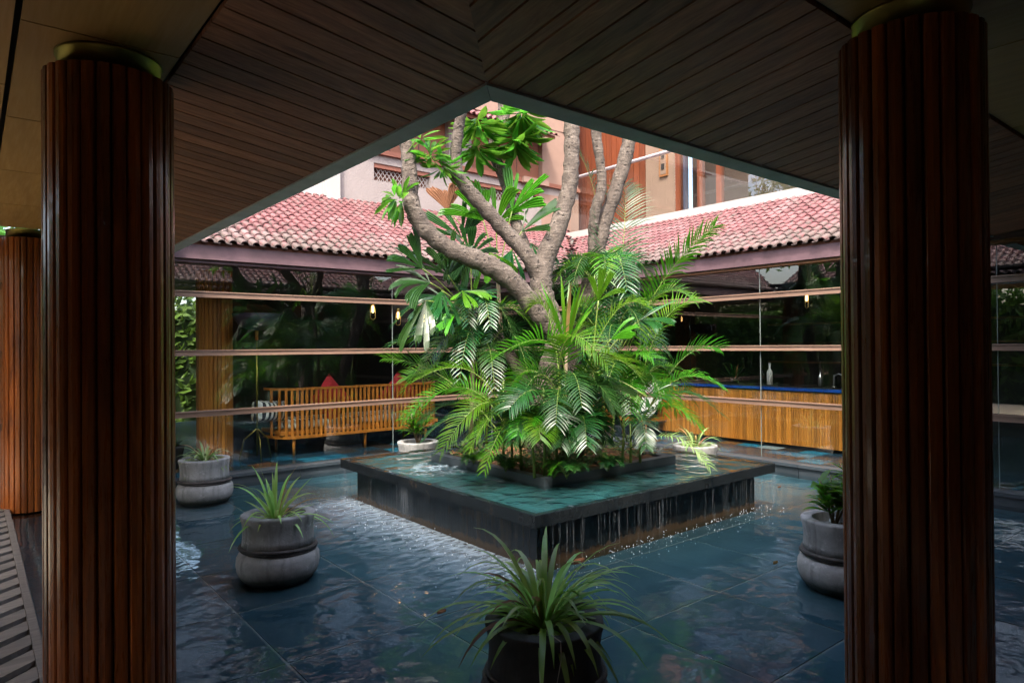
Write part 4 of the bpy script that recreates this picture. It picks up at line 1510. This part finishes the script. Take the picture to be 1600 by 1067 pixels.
fan_palm('fan palm with upright pleated leaves between the tree limbs', soil_at(790, 6.9), [
    (722, 372, 6.8, (-.25, .9, 0), (0, .1, -1), {'ln': .50, 'n': 12, 'spread': 2.2, 'w': .032, 'droop': .15}),
    (775, 352, 6.8, (.1, .8, -.2), (0, .3, -1), {'ln': .42, 'n': 11, 'spread': 2.4, 'w': .034, 'mat': 'leaflime', 'droop': .35}),
    (815, 362, 6.7, (.75, .6, -.2), (-.3, .6, -.7), {'ln': .52, 'n': 11, 'spread': 2.0, 'w': .034, 'droop': .25}),
    (740, 395, 6.7, (-.6, -.5, -.3), (0, .6, -.8), {'ln': .44, 'n': 11, 'spread': 2.2, 'w': .028, 'droop': .4}),
    (765, 395, 6.7, (.1, -.9, -.2), (0, .3, -1), {'ln': .40, 'n': 11, 'spread': 2.4, 'w': .028, 'droop': .3, 'mat': 'leaflime'}),
    (755, 345, 6.75, (-.5, .8, -.1), (0, .2, -1), {'ln': .46, 'n': 10, 'spread': 1.7, 'w': .03, 'droop': .2, 'mat': 'leaflime'}),
    (800, 330, 6.75, (.5, .8, -.2), (-.2, .3, -.9), {'ln': .46, 'n': 10, 'spread': 1.7, 'w': .032, 'droop': .3, 'mat': 'leaflime'}),
    (720, 385, 6.7, (-.3, -.8, -.2), (0, .3, -1), {'ln': .42, 'n': 11, 'spread': 2.2, 'w': .026, 'droop': .3}),
    (800, 390, 6.75, (.2, -.8, -.2), (0, .3, -1), {'ln': .42, 'n': 11, 'spread': 2.2, 'w': .026, 'droop': .3, 'mat': 'leafdeep'}),
    (830, 380, 6.8, (.6, -.2, -.4), (0, .8, -.6), {'ln': .40, 'n': 12, 'spread': 2.4, 'w': .026, 'mat': 'leafdeep'}),
    (700, 330, 6.9, (-.1, .9, .1), (0, 0, -1), {'ln': .32, 'n': 8, 'spread': 1.2, 'w': .03, 'mat': 'leafdry', 'droop': .5}),
], at(778, 440, 6.8))
fan_palm('young fan palm with lime green blades right of the trunk', soil_at(905, 5.9), [
    (935, 470, 5.7, (.3, .8, -.3), (0, .4, -.9), {'ln': .30, 'n': 9, 'spread': 1.5, 'w': .02, 'mat': 'leaflime'}),
    (955, 530, 5.6, (.7, .5, -.4), (-.4, .6, -.7), {'ln': .28, 'n': 7, 'spread': 1.2, 'w': .026, 'mat': 'leaflime'}),
    (1000, 500, 5.8, (.8, .2, -.3), (0, .8, -.5), {'ln': .34, 'n': 11, 'spread': 2.2, 'w': .02}),
    (1010, 620, 5.6, (.4, .2, -.6), (0, .9, -.4), {'ln': .3, 'n': 14, 'spread': 2.6, 'w': .014}),
    (930, 600, 5.4, (.5, -.5, -.5), (0, .8, -.6), {'ln': .34, 'n': 9, 'spread': 1.6, 'w': .022, 'droop': .5}),
], at(925, 580, 5.8))
# upright strap leaves round the fork of the trunk
lv = []
for k in range(22):
    lv.append((rnd.uniform(0, 2 * PI), rnd.uniform(.40, .75), rnd.uniform(.8, 1.45), rnd.uniform(.0, .12)))
strap_clump('cordyline', 'clump of upright yellow green strap leaves in front of the tree fork', 'plant', at(885, 540, 5.95), lv, 'leaflime', .013, None, .06)
MB().tube([soil_at(880, 5.95), at(884, 600, 5.95), at(885, 542, 5.95)], [.02, .016, .012], 7).build('stem', M['stembrown'], bpy.data.objects['cordyline'], True)

# ---- ground cover
gc = MB()
for k in range(4200):
    x, y = rnd.uniform(KX0 + .1, KX1 - .1), rnd.uniform(KY0 + .1, KY1 - .1)
    if math.sin(x * 5.1) * math.cos(y * 4.3) + rnd.uniform(-.6, .6) < -0.15:
        continue
    z = KZ + rnd.uniform(0.0, .20) * rnd.random()
    d = Vector((rnd.uniform(-1, 1), rnd.uniform(-1, 1), rnd.uniform(-.1, .9))).normalized()
    leaflet(gc, (x, y, z), d, d.orthogonal().normalized(), rnd.uniform(.03, .06), rnd.uniform(.006, .012), .3, 2)
tag(gc.build('ground_cover', M['cover'], None, True), 'low leafy ground cover on the soil of the fountain planter', 'ground cover', kind='stuff')
lt = MB()
for k in range(420):
    x, y = rnd.uniform(KX0 + .1, KX1 - .1), rnd.uniform(KY0 + .1, KY1 - .1)
    d = Vector((rnd.uniform(-1, 1), rnd.uniform(-1, 1), rnd.uniform(-.1, .3))).normalized()
    leaflet(lt, (x, y, KZ + .01 + rnd.uniform(0, .02)), d, d.orthogonal().normalized(), rnd.uniform(.05, .12), rnd.uniform(.004, .009), .1, 2)
tag(lt.build('leaf_litter', M['leafdry'], None, True), 'dry brown leaf litter on the soil under the palms', 'leaf litter', kind='stuff')

# ---- bollard light in the planter
bl = at(935, 700, 6.0)
bl.z = KZ
bo = thing('bollard_light', bl, 'short brushed steel bollard light among the palms', 'light')
MB().lathe([(.0, 0), (.033, 0), (.033, .15), (.030, .153), (0, .153)], 20, bl).build('body', M['steel'], bo, True)
MB().lathe([(.042, -.01), (.042, .006), (.0, .006)], 20, bl).build('flange', M['black'], bo, True)

# ================================================================== POTS
def pot(x, y, label, tilt=(0, 0), pebbles=True, mat='concrete'):
    root = thing('concrete_pot', (x, y, 0), label, 'pot', 'round concrete pots standing in the pool')
    root.rotation_euler = (tilt[0], tilt[1], rnd.uniform(0, 6))
    up_ = [(.185, .20), (.232, .205), (.226, .25), (.224, .30), (.230, .35), (.240, .392), (.238, .402), (.232, .406), (.178, .406), (.172, .400), (.168, .31)]
    lo_ = [(.15, -.035), (.212, -.03), (.243, .01), (.260, .05), (.266, .09), (.262, .13), (.250, .155), (.226, .172), (.19, .176)]
    wm = W(root)

    def loc(prof, name, mat, close=True, wob=.004, sg=40):
        mb = MB().lathe(prof, sg, (0, 0, 0), close)
        mb.v = [(a + rnd.uniform(-wob, wob) * .3, b + rnd.uniform(-wob, wob) * .3, c) for a, b, c in mb.v]
        o = mb.build(name, mat, root, True)
        o.matrix_parent_inverse = Matrix.Identity(4)
        return o
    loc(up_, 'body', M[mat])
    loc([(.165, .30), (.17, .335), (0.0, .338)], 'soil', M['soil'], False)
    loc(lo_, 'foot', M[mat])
    b = loc([(.216, .165), (.224, .17), (.224, .21), (.21, .215)], 'neck', M['black'])
    ring = []
    mb = MB()
    for k, (rr, z, th) in enumerate(((.240, .190, .013), (.236, .178, .010), (.234, .202, .008))):
        pts = [(rr * math.cos(a) , rr * math.sin(a), z + .010 * math.sin(a + k)) for a in [2 * PI * i / 36 for i in range(37)]]
        mb = MB().tube(pts, [th * (1 + rnd.uniform(-.15, .15)) for _ in pts], 8, False)
        o = mb.build('band', M['rope'], root, True)
        o.matrix_parent_inverse = Matrix.Identity(4)
    if pebbles:
        for k in range(15):
            a = rnd.uniform(0, 2 * PI)
            r = .06 + .09 * math.sqrt(rnd.random())
            s = rnd.uniform(.022, .036)
            pm = MB().lathe([(0.02 * s, -s * .6), (.7 * s, -.42 * s), (s, 0), (.75 * s, .45 * s), (.02 * s, .62 * s)], 10)
            pm.v = [(p[0] * (1.25), p[1], p[2]) for p in pm.v]
            o = pm.build('pebble', M['pebble'], root, True)
            o.matrix_parent_inverse = Matrix.Identity(4)
            o.location = (r * math.cos(a), r * math.sin(a), .345 + rnd.uniform(0, .015))
            o.rotation_euler = (rnd.uniform(-.3, .3), rnd.uniform(-.3, .3), rnd.uniform(0, 6))
    return root


POTS = {'A': (1.82, 7.14), 'B': (1.59, 4.45), 'C': (4.26, 1.97), 'D': (1.80, 2.03), 'E': (4.05, 6.75), 'F': (6.18, 4.45)}
pot(*POTS['A'], 'weathered concrete pot by the left kerb, beside the indoor column', (.0, .01))
pot(*POTS['B'], 'concrete pot in the pool at the left, nearest the fountain cascade', (.02, .01))
pot(*POTS['C'], 'concrete pot half hidden behind the right foreground column', (0, .01))
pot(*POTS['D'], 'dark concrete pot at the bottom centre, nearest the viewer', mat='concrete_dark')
pot(*POTS['E'], 'concrete pot behind the fountain in front of the bench', (0, 0), False)
pot(*POTS['F'], 'concrete pot behind the fountain in front of the bar counter', (0, 0), False)


def spider(key, label, n, lmin, lmax, mat, emin=.3, emax=1.4, dmin=.12, dmax=.4, w=.0085, off=(0, 0), dry=.08):
    x, y = POTS[key]
    lv = [(2 * PI * k / n * 3.0 + rnd.uniform(-.3, .3), rnd.uniform(lmin, lmax), rnd.uniform(emin, emax), rnd.uniform(dmin, dmax)) for k in range(n)]
    return strap_clump('spider_plant', label, 'plant', Vector((x + off[0], y + off[1], .345)), lv, mat, w, 'spider plants in pots', dry)


spider('D', 'lush spider plant with long arching leaves in the nearest pot', 110, .26, .58, 'leafspider', .35, 1.25, .20, .36, .0105, (.015, .02), .04)
spider('B', 'spiky young spider plant in the pot left of the fountain', 46, .22, .48, 'leafspider', .3, 1.5, .06, .34, .009, (-.02, .0), .14)
spider('A', 'small drooping spider plant in the far left pot', 64, .18, .34, 'leafpale', .3, 1.3, .2, .42, .0095, (0, 0), .1)
spider('F', 'pale variegated spider plant in the pot by the bar counter', 46, .22, .42, 'leafpale', .3, 1.3, .2, .45, .009)


def leafy(key, label, stems, lnum, h, ll, lw, mat, off=(0, 0)):
    x, y = POTS[key]
    base = Vector((x + off[0], y + off[1], .335))
    root = thing('potted_shrub', base, label, 'plant')
    for s in range(stems):
        a = rnd.uniform(0, 2 * PI)
        top = base + Vector((math.cos(a) * rnd.uniform(.05, .18), math.sin(a) * rnd.uniform(.05, .18), h * rnd.uniform(.55, 1.0)))
        MB().tube([base, (base + top) / 2 + Vector((0, 0, .02)), top], [.007, .006, .004], 6).build('stem', M['stembrown'], root, True)
        for k in range(lnum):
            t = rnd.uniform(.35, 1.0)
            p = base.lerp(top, t)
            az = 2.4 * k + rnd.uniform(-.4, .4)
            d = Vector((math.cos(az), math.sin(az), rnd.uniform(.1, 1.0))).normalized()
            mb = MB()
            leaflet(mb, p, d, Vector((-math.sin(az), math.cos(az), 0)), ll * rnd.uniform(.7, 1.2), lw * rnd.uniform(.8, 1.2), rnd.uniform(.2, .6), 4, .3)
            mb.build('leaf', M[mat], root, True)
    return root


leafy('E', 'bushy dracaena in the pot behind the fountain near the bench', 6, 24, .52, .20, .011, 'leafpalm')
leafy('C', 'leafy green shrub in the pot behind the right column', 7, 15, .46, .15, .022, 'leaflime', (-.05, .03))
tw = MB().tube([at(862, 992, 2.42), at(876, 1002, 2.36), at(877, 1030, 2.35), at(870, 1070, 2.36), at(872, 1090, 2.36)], .0016, 5)
tag(tw.build('twine', M['twine'], None, True), 'thin pale twine hanging over the rim of the nearest pot', 'twine')

# fallen petals and leaves on the water
for (px, py, lb, s) in ((905, 887, 'orange curled dry leaf at the foot of the fountain corner', .055), (1212, 890, 'small brown fallen leaf floating right of the fountain', .03), (1218, 771, 'small reddish fallen leaf floating beyond the right fountain corner', .03), (690, 963, 'thin pale yellow leaf floating on the pool by a grout line', .03)):
    d = 1.5 * FPX / (py - 546)
    c = at(px, py, d)
    c.z = .004
    mb = MB()
    nn = 6
    vs, fs = [], []
    for i in range(nn + 1):
        u = i / nn - .5
        wv = math.sin(PI * (i / nn)) * .45 + .03
        for k in range(5):
            q = (k / 4 - .5) * 2
            vs.append((c.x + u * 2 * s, c.y + q * wv * s, c.z + .5 * s * q * q + .3 * s * u * u))
    for i in range(nn):
        for k in range(4):
            a = i * 5 + k
            fs.append((a, a + 1, a + 6, a + 5))
    tag(mb.add(vs, fs).build('fallen_leaf', M['leafdry'], None, True), lb, 'leaf', 'fallen leaves on the pool')

# ================================================================== BEHIND THE LEFT GLASS
FZ = 0.118
bx0, bx1, by = 2.98, 5.50, 8.42
bench = thing('slatted_bench', ((bx0 + bx1) / 2, by, FZ), 'long slatted teak bench seen from behind through the glass', 'bench')
# rounded ends: plan outline of the back
def outline(s):
    """s in 0..1 along the back, with the ends curving away from the glass"""
    L = bx1 - bx0
    x = bx0 + L * s
    e = min(s, 1 - s) * L
    dy = 0.0 if e > 0.30 else 0.42 * (1 - math.sqrt(max(0, 1 - ((0.30 - e) / 0.30) ** 2)))
    return x, by + dy
sl_ = MB().box(-.016, .016, -.009, .009, 0, .60).mesh('bench_slat', M['teak'])
n = 40
for k in range(n):
    s = (k + .5) / n
    x, y = outline(s)
    link('slat', sl_, bench, Matrix.Translation((x, y, .365)) @ Matrix.Rotation(math.atan2(outline(min(1, s + .004))[1] - outline(max(0, s - .004))[1], .008 * (bx1 - bx0)), 4, 'Z'))
ol = [outline(i / 60) for i in range(61)]
for z, nm, hh in ((.955, 'top_rail', .03), (.335, 'bottom_rail', .035)):
    mb = MB()
    for i, (x, y) in enumerate(ol):
        mb.v += [(x, y - .022, z), (x, y + .022, z), (x, y + .022, z + hh), (x, y - .022, z + hh)]
    for i in range(60):
        a = 4 * i
        for k in range(4):
            mb.f.append((a + k, a + (k + 1) % 4, a + 4 + (k + 1) % 4, a + 4 + k))
    mb.f += [(3, 2, 1, 0), (240, 241, 242, 243)]
    mb.build(nm, M['teak'], bench)
MB().box(bx0 + .08, bx1 - .08, by + .05, by + .75, .385, .43).build('seat', M['teak'], bench)
for (x, y) in ((bx0 + .25, by + .04), (bx0 + 1.25, by + .04), (bx1 - .3, by + .04), (bx0 + .25, by + .68), (bx1 - .3, by + .68)):
    MB().tube([(x, y, FZ), (x, y, .38)], [.016, .023], 10).build('leg', M['teak'], bench, True)


def cushion(name, label, c, size, mat, rot=(0, 0, 0), cat='cushion', puff=.5, group=None):
    N = 10
    vs, fs = [], []
    for s in (-1, 1):
        for j in range(N + 1):
            for i in range(N + 1):
                u, v = i / N * 2 - 1, j / N * 2 - 1
                t = ((1 - abs(u) ** 3) * (1 - abs(v) ** 3)) ** puff
                vs.append((u * size[0] / 2 * (1 - .06 * (1 - abs(v))), s * size[1] / 2 * t, v * size[2] / 2 * (1 - .06 * (1 - abs(u)))))
    n2 = (N + 1) ** 2
    for j in range(N):
        for i in range(N):
            a = j * (N + 1) + i
            fs.append((a, a + 1, a + N + 2, a + N + 1))
            fs.append((n2 + a, n2 + a + N + 1, n2 + a + N + 2, n2 + a + 1))
    o = MB().add(vs, fs).build(name, M[mat], None, True)
    o.location = c
    o.rotation_euler = rot
    return tag(o, label, cat, group)


cushion('scatter_cushion', 'bright red cushion propped on its corner, left end of the bench', (3.80, by + .18, .80), (.50, .14, .50), 'red', (-.2, PI / 4, .1), group='red cushions')
cushion('scatter_cushion', 'darker red cushion propped on its corner, middle of the bench', (4.85, by + .18, .80), (.50, .14, .50), 'red', (-.2, PI / 4, -.1), group='red cushions')
cushion('seat_cushion', 'long black and white striped seat cushion on the bench', (4.24, by + .40, .50), (2.3, .62, .14), 'stripe', (0, 0, 0), puff=.2)
cushion('bolster', 'black and white striped bolster at the left end of the bench', (3.02, by + .33, .68), (.55, .30, .28), 'stripe', (0, .1, .5), puff=.4)

lp = (2.78, 8.5, FZ)
fl_ = thing('floor_lamp', lp, 'tall brass floor lamp with a dark bowl shade beside the bench', 'lamp')
MB().tube([(lp[0], lp[1], .16), (lp[0], lp[1], 1.72)], .011, 8).build('pole', M['brass'], fl_, True)
MB().tube([(lp[0], lp[1], 1.60), (lp[0], lp[1], 1.80)], .020, 8).build('grip', M['teak'], fl_, True)
for a in (0.4, 2.5, 4.6):
    MB().tube([(lp[0], lp[1], .50), (lp[0] + .16 * math.cos(a), lp[1] + .16 * math.sin(a), .36), (lp[0] + .22 * math.cos(a), lp[1] + .22 * math.sin(a), FZ)], .009, 6).build('leg', M['brass'], fl_, True)
MB().lathe([(.02, 0), (.10, .012), (.19, .05), (.255, .12), (.29, .21), (.28, .21), (.245, .12), (.18, .06), (.09, .024), (.0, .018)], 28, (lp[0], lp[1], 1.72)).build('shade', M['navy'], fl_, True)


def pendant(p, label):
    root = thing('pendant_lamp', p, label, 'lamp', 'wire pendant lamps behind the glass')
    x, y, z = p
    MB().tube([(x, y, 2.5), (x, y, z + .12)], .003, 5).build('cord', M['black'], root)
    MB().lathe([(.0, .12), (.022, .12), (.022, .07), (.0, .07)], 12, p).build('socket', M['gold'], root, True)
    MB().lathe([(.008, .07), (.017, .05), (.017, -.015), (.003, -.03)], 12, p).build('bulb', M['bulb'], root, True)
    mb = MB()
    pts = [(x - .036, y, z + .11)] + [(x + .036 * math.cos(a), y, z - .08 + .036 * math.sin(a)) for a in [PI + PI * i / 10 for i in range(11)]] + [(x + .036, y, z + .11)]
    MB().tube(pts, .003, 5).build('wire_loop', M['gold'], root, True)
    return root


pendant((4.15, 8.05, 1.985), 'glowing wire pendant lamp nearest the left column')
pendant((4.53, 8.05, 1.912), 'glowing wire pendant lamp half hidden by a fan leaf, second from the left')
pendant((4.95, 8.05, 1.875), 'glowing wire pendant lamp behind the tip of the fan palm, third from the left')
pendant((7.95, 4.08, 2.05), 'wire loop pendant lamp hanging over the bar counter')
ip = thing('planter_box', (1.75, 8.45, FZ), 'black planter with a low plant behind the glass at the far left', 'planter')
MB().lathe([(.0, 0), (.15, 0), (.20, .26), (.185, .26), (.18, .22), (0, .22)], 4, (1.75, 8.5, FZ)).build('box', M['black'], ip)
mb = MB()
for k in range(60):
    a = rnd.uniform(0, 2 * PI)
    leaflet(mb, (1.75 + .1 * math.cos(a) * rnd.random(), 8.5 + .1 * math.sin(a) * rnd.random(), FZ + .23), Vector((math.cos(a), math.sin(a), rnd.uniform(.3, 1.2))).normalized(), Vector((-math.sin(a), math.cos(a), 0)), .16, .01, .5)
mb.build('foliage', M['leafdeep'], ip, True)
for k, x in enumerate((1.35, 1.62)):
    cm = MB()
    for i in range(24):
        xx, yy = x + i * .02, 12.9 + .03 * math.sin(i * 1.3)
        cm.v += [(xx, yy, .12), (xx, yy, 2.3)]
        if i:
            a = 2 * i
            cm.f.append((a - 2, a, a + 1, a - 1))
    if k == 0:
        tag(cm.build('curtain', M['white'], None, True), 'pale folded curtain by the garden window at the far left', 'curtain')

# ================================================================== BEHIND THE RIGHT GLASS
cx0, cy0, cy1 = 8.42, 2.55, 6.75
ct = thing('bar_counter', (8.7, 4.6, FZ), 'bar counter faced with narrow upright teak slats and a blue edged top', 'counter')
MB().box(cx0 + .03, cx0 + .62, cy0, cy1, FZ + .05, .885).build('carcass', M['core'], ct)
MB().box(cx0 + .06, cx0 + .60, cy0 + .02, cy1 - .02, FZ - .005, FZ + .05).build('plinth', M['black'], ct)
csl = MB().box(0, .026, -.0145, .0145, 0, .87 - FZ - .05).mesh('counter_slat', M['counter'])
y = cy0 + .018
while y < cy1:
    link('slat', csl, ct, Matrix.Translation((cx0, y, FZ + .05)))
    y += .0345
M['bluetop'] = plain('blue_resin', (0.01, 0.06, 0.28), .2, 0, .3, 6, 0)
MB().box(cx0 - .03, cx0 + .66, cy0 - .02, cy1, .888, .925).build('top', M['bluetop'], ct)
MB().box(cx0 + .0, cx0 + .64, cy0, cy1 - .01, .926, .932).build('top_slab', M['black'], ct)


def bottle(p, h, r, label, mat='glassware', name='bottle'):
    o = MB().lathe([(0, 0), (r, 0), (r, h * .55), (r * .85, h * .64), (r * .33, h * .74), (r * .33, h), (r * .2, h), (r * .2, h * .9)], 14, p).build(name, M[mat], None, True)
    return tag(o, label, name, 'things standing on the bar')


for (yy, h, r, lb, mt) in ((5.12, .24, .035, 'clear bottle on the bar, left of the glass joint', 'glassware'), (5.02, .30, .04, 'tall pale bottle on the bar by the glass joint', 'white'), (4.70, .20, .03, 'clear bottle on the bar right of the glass joint', 'glassware'),
                           (4.30, .22, .03, 'steel flask on the bar, left of the taps', 'steel')):
    bottle((cx0 + .3, yy, .934), h, r, lb, mt)
tp = thing('beer_tap', (cx0 + .3, 4.12, .934), 'small steel tap with a curved spout on the bar', 'tap')
MB().lathe([(0, 0), (.03, 0), (.025, .015), (.012, .02), (.012, .16), (0, .165)], 12, (cx0 + .3, 4.12, .934)).build('column', M['steel'], tp, True)
MB().tube([(cx0 + .3, 4.12, 1.08), (cx0 + .3, 4.06, 1.11), (cx0 + .3, 4.01, 1.09), (cx0 + .3, 4.0, 1.04)], .009, 8).build('spout', M['steel'], tp, True)
lv = [(rnd.uniform(0, 6.28), rnd.uniform(.2, .34), rnd.uniform(.25, 1.3), rnd.uniform(.0, .15)) for _ in range(26)]
strap_clump('counter_plant', 'small spiky plant standing on the bar counter', 'plant', Vector((cx0 + .35, 5.62, .96)), lv, 'leafdeep', .012)
bpt = bpy.data.objects['counter_plant']
MB().lathe([(0, -.026), (.05, -.026), (.065, .05), (.055, .05), (.05, .02), (0, .02)], 16, (cx0 + .35, 5.62, .96)).build('bowl', M['darkwall'], bpt, True)
hs_ = thing('bar_stand', (9.5, 4.15, FZ), 'slim orange timber post of a lamp behind the bar', 'lamp')
MB().tube([(9.5, 4.15, FZ), (9.5, 4.15, 1.25)], .012, 8).build('pole', M['brass'], hs_, True)
MB().tube([(9.5, 4.15, 1.25), (9.5, 4.15, 1.62)], [.018, .028], 8).build('grip', M['teak'], hs_, True)
# lounge chair behind the palms
lc = thing('lounge_chair', (7.9, 7.0, FZ), 'white lounge chair on a timber base behind the palms', 'chair')
mb = MB()
for i in range(9):
    t = i / 8
    x = 7.95 + .45 * t
    z = .40 + .48 * t ** 1.7
    mb.v += [(x, 6.55, z), (x, 7.15, z), (x + .05, 7.15, z + .07), (x + .05, 6.55, z + .07)]
for i in range(8):
    a = 4 * i
    for k in range(4):
        mb.f.append((a + k, a + (k + 1) % 4, a + 4 + (k + 1) % 4, a + 4 + k))
mb.f += [(3, 2, 1, 0), (32, 33, 34, 35)]
mb.build('shell', M['white'], lc, True)
MB().box(7.92, 8.5, 6.58, 7.12, .33, .385).build('base', M['teak'], lc)
for (x, y) in ((7.97, 6.62), (7.97, 7.08), (8.45, 6.62), (8.45, 7.08)):
    MB().tube([(x, y, FZ), (x, y, .33)], .016, 8).build('leg', M['teak'], lc, True)

# ================================================================== GARDEN ROUND THE COURT (seen in reflections)
def garden_tree(x, y, h, r, label):
    root = thing('garden_tree', (x, y, -.3), label, 'tree', 'garden trees round the building')
    MB().tube([(x, y, -.3), (x + .1, y, h * .4), (x, y + .1, h * .8)], [.16, .12, .05], 10).build('trunk', M['stembrown'], root, True)
    rr = np.random.RandomState(int(abs(x * 31 + y * 17)))
    cl = []
    for k in range(26):
        a, b = rr.uniform(0, 2 * PI), rr.uniform(-.8, 1)
        q = math.sqrt(max(0, 1 - b * b)) * rr.uniform(.35, 1)
        cl.append((x + r * q * math.cos(a), y + r * q * math.sin(a), h * .68 + r * b * .95, r * rr.uniform(.22, .42)))
    mb = MB()
    for (cx, cy, cz, cr) in cl:
        for k in range(85):
            d = Vector(rr.normal(size=3)).normalized()
            p = Vector((cx, cy, cz)) + d * cr * rr.uniform(.4, 1) ** .5
            e = Vector(rr.normal(size=3)).normalized()
            s = e.orthogonal().normalized()
            l = rr.uniform(.10, .2)
            mb.add([p - s * l * .35, p + e * l, p + s * l * .35, p - e * l], [(0, 1, 2, 3)])
    mb.build('crown', M['leaftree'], root)
    return root


for i, (x, y, h, r, lb) in enumerate(((-8.5, 3.5, 7.0, 2.4, 'leafy tree beyond the near left walkway, mirrored in the balcony doors'), (-8.0, 8.5, 6.0, 2.2, 'leafy tree beyond the deck, mirrored in the right glass'),
                                      (-7.5, 13.5, 10.0, 2.8, 'tall leafy tree past the far end of the deck'), (-7.5, 20.0, 12.0, 3.2, 'tallest leafy tree past the deck, mirrored in the balcony glass'), (-5.0, 25.0, 11.5, 3.0, 'farthest tall leafy tree past the deck'), (2.2, 18.0, 5.0, 2.3, 'sunlit green tree outside the garden window at the far left'),
                                      (-1.0, 17.5, 5.5, 2.3, 'sunlit green tree outside the far left end of the verandah'), (4.5, -8.5, 6.5, 2.3, 'leafy tree behind the near right walkway'), (9.5, -8.0, 6.0, 2.2, 'leafy tree past the right end of the walkway'))):
    garden_tree(x, y, h, r, lb)


M['thicket'] = plain('hedge_inside', (0.015, 0.035, 0.010), 0.9, 0, 0.5, 6, 0.5)


def hedge(x0, y0, x1, y1, h, label):
    root = thing('hedge', ((x0 + x1) / 2, (y0 + y1) / 2, -.3), label, 'hedge', 'hedges round the garden')
    rr = np.random.RandomState(int(abs(x0 * 7 + y1 * 13)))
    mb = MB()
    for k in range(9000):
        p = Vector((rr.uniform(x0, x1), rr.uniform(y0, y1), -.3 + (h + .3) * rr.uniform(0, 1) ** .8 + .25 * math.sin(3 * rr.uniform(0, 6))))
        e = Vector(rr.normal(size=3)).normalized()
        q = e.orthogonal().normalized()
        l = rr.uniform(.10, .2)
        mb.add([p - q * l * .4, p + e * l, p + q * l * .4, p - e * l], [(0, 1, 2, 3)])
    mb.build('foliage', M['leaftree'], root)
    MB().box(x0 + .25, x1 - .25, y0 + .25, y1 - .25, -.3, h * .85).build('thicket', M['thicket'], root)


hedge(-7.2, -2.0, -6.0, 8.0, 2.9, 'tall clipped hedge along the garden left of the deck')
hedge(-7.0, 8.2, -6.0, 17.0, 2.7, 'tall hedge past the far end of the deck')
hedge(-6.0, 16.0, 5.0, 17.0, 2.6, 'green hedge outside the garden window')
hedge(-4.0, -8.0, 8.0, -7.0, 2.9, 'tall hedge behind the near right walkway')
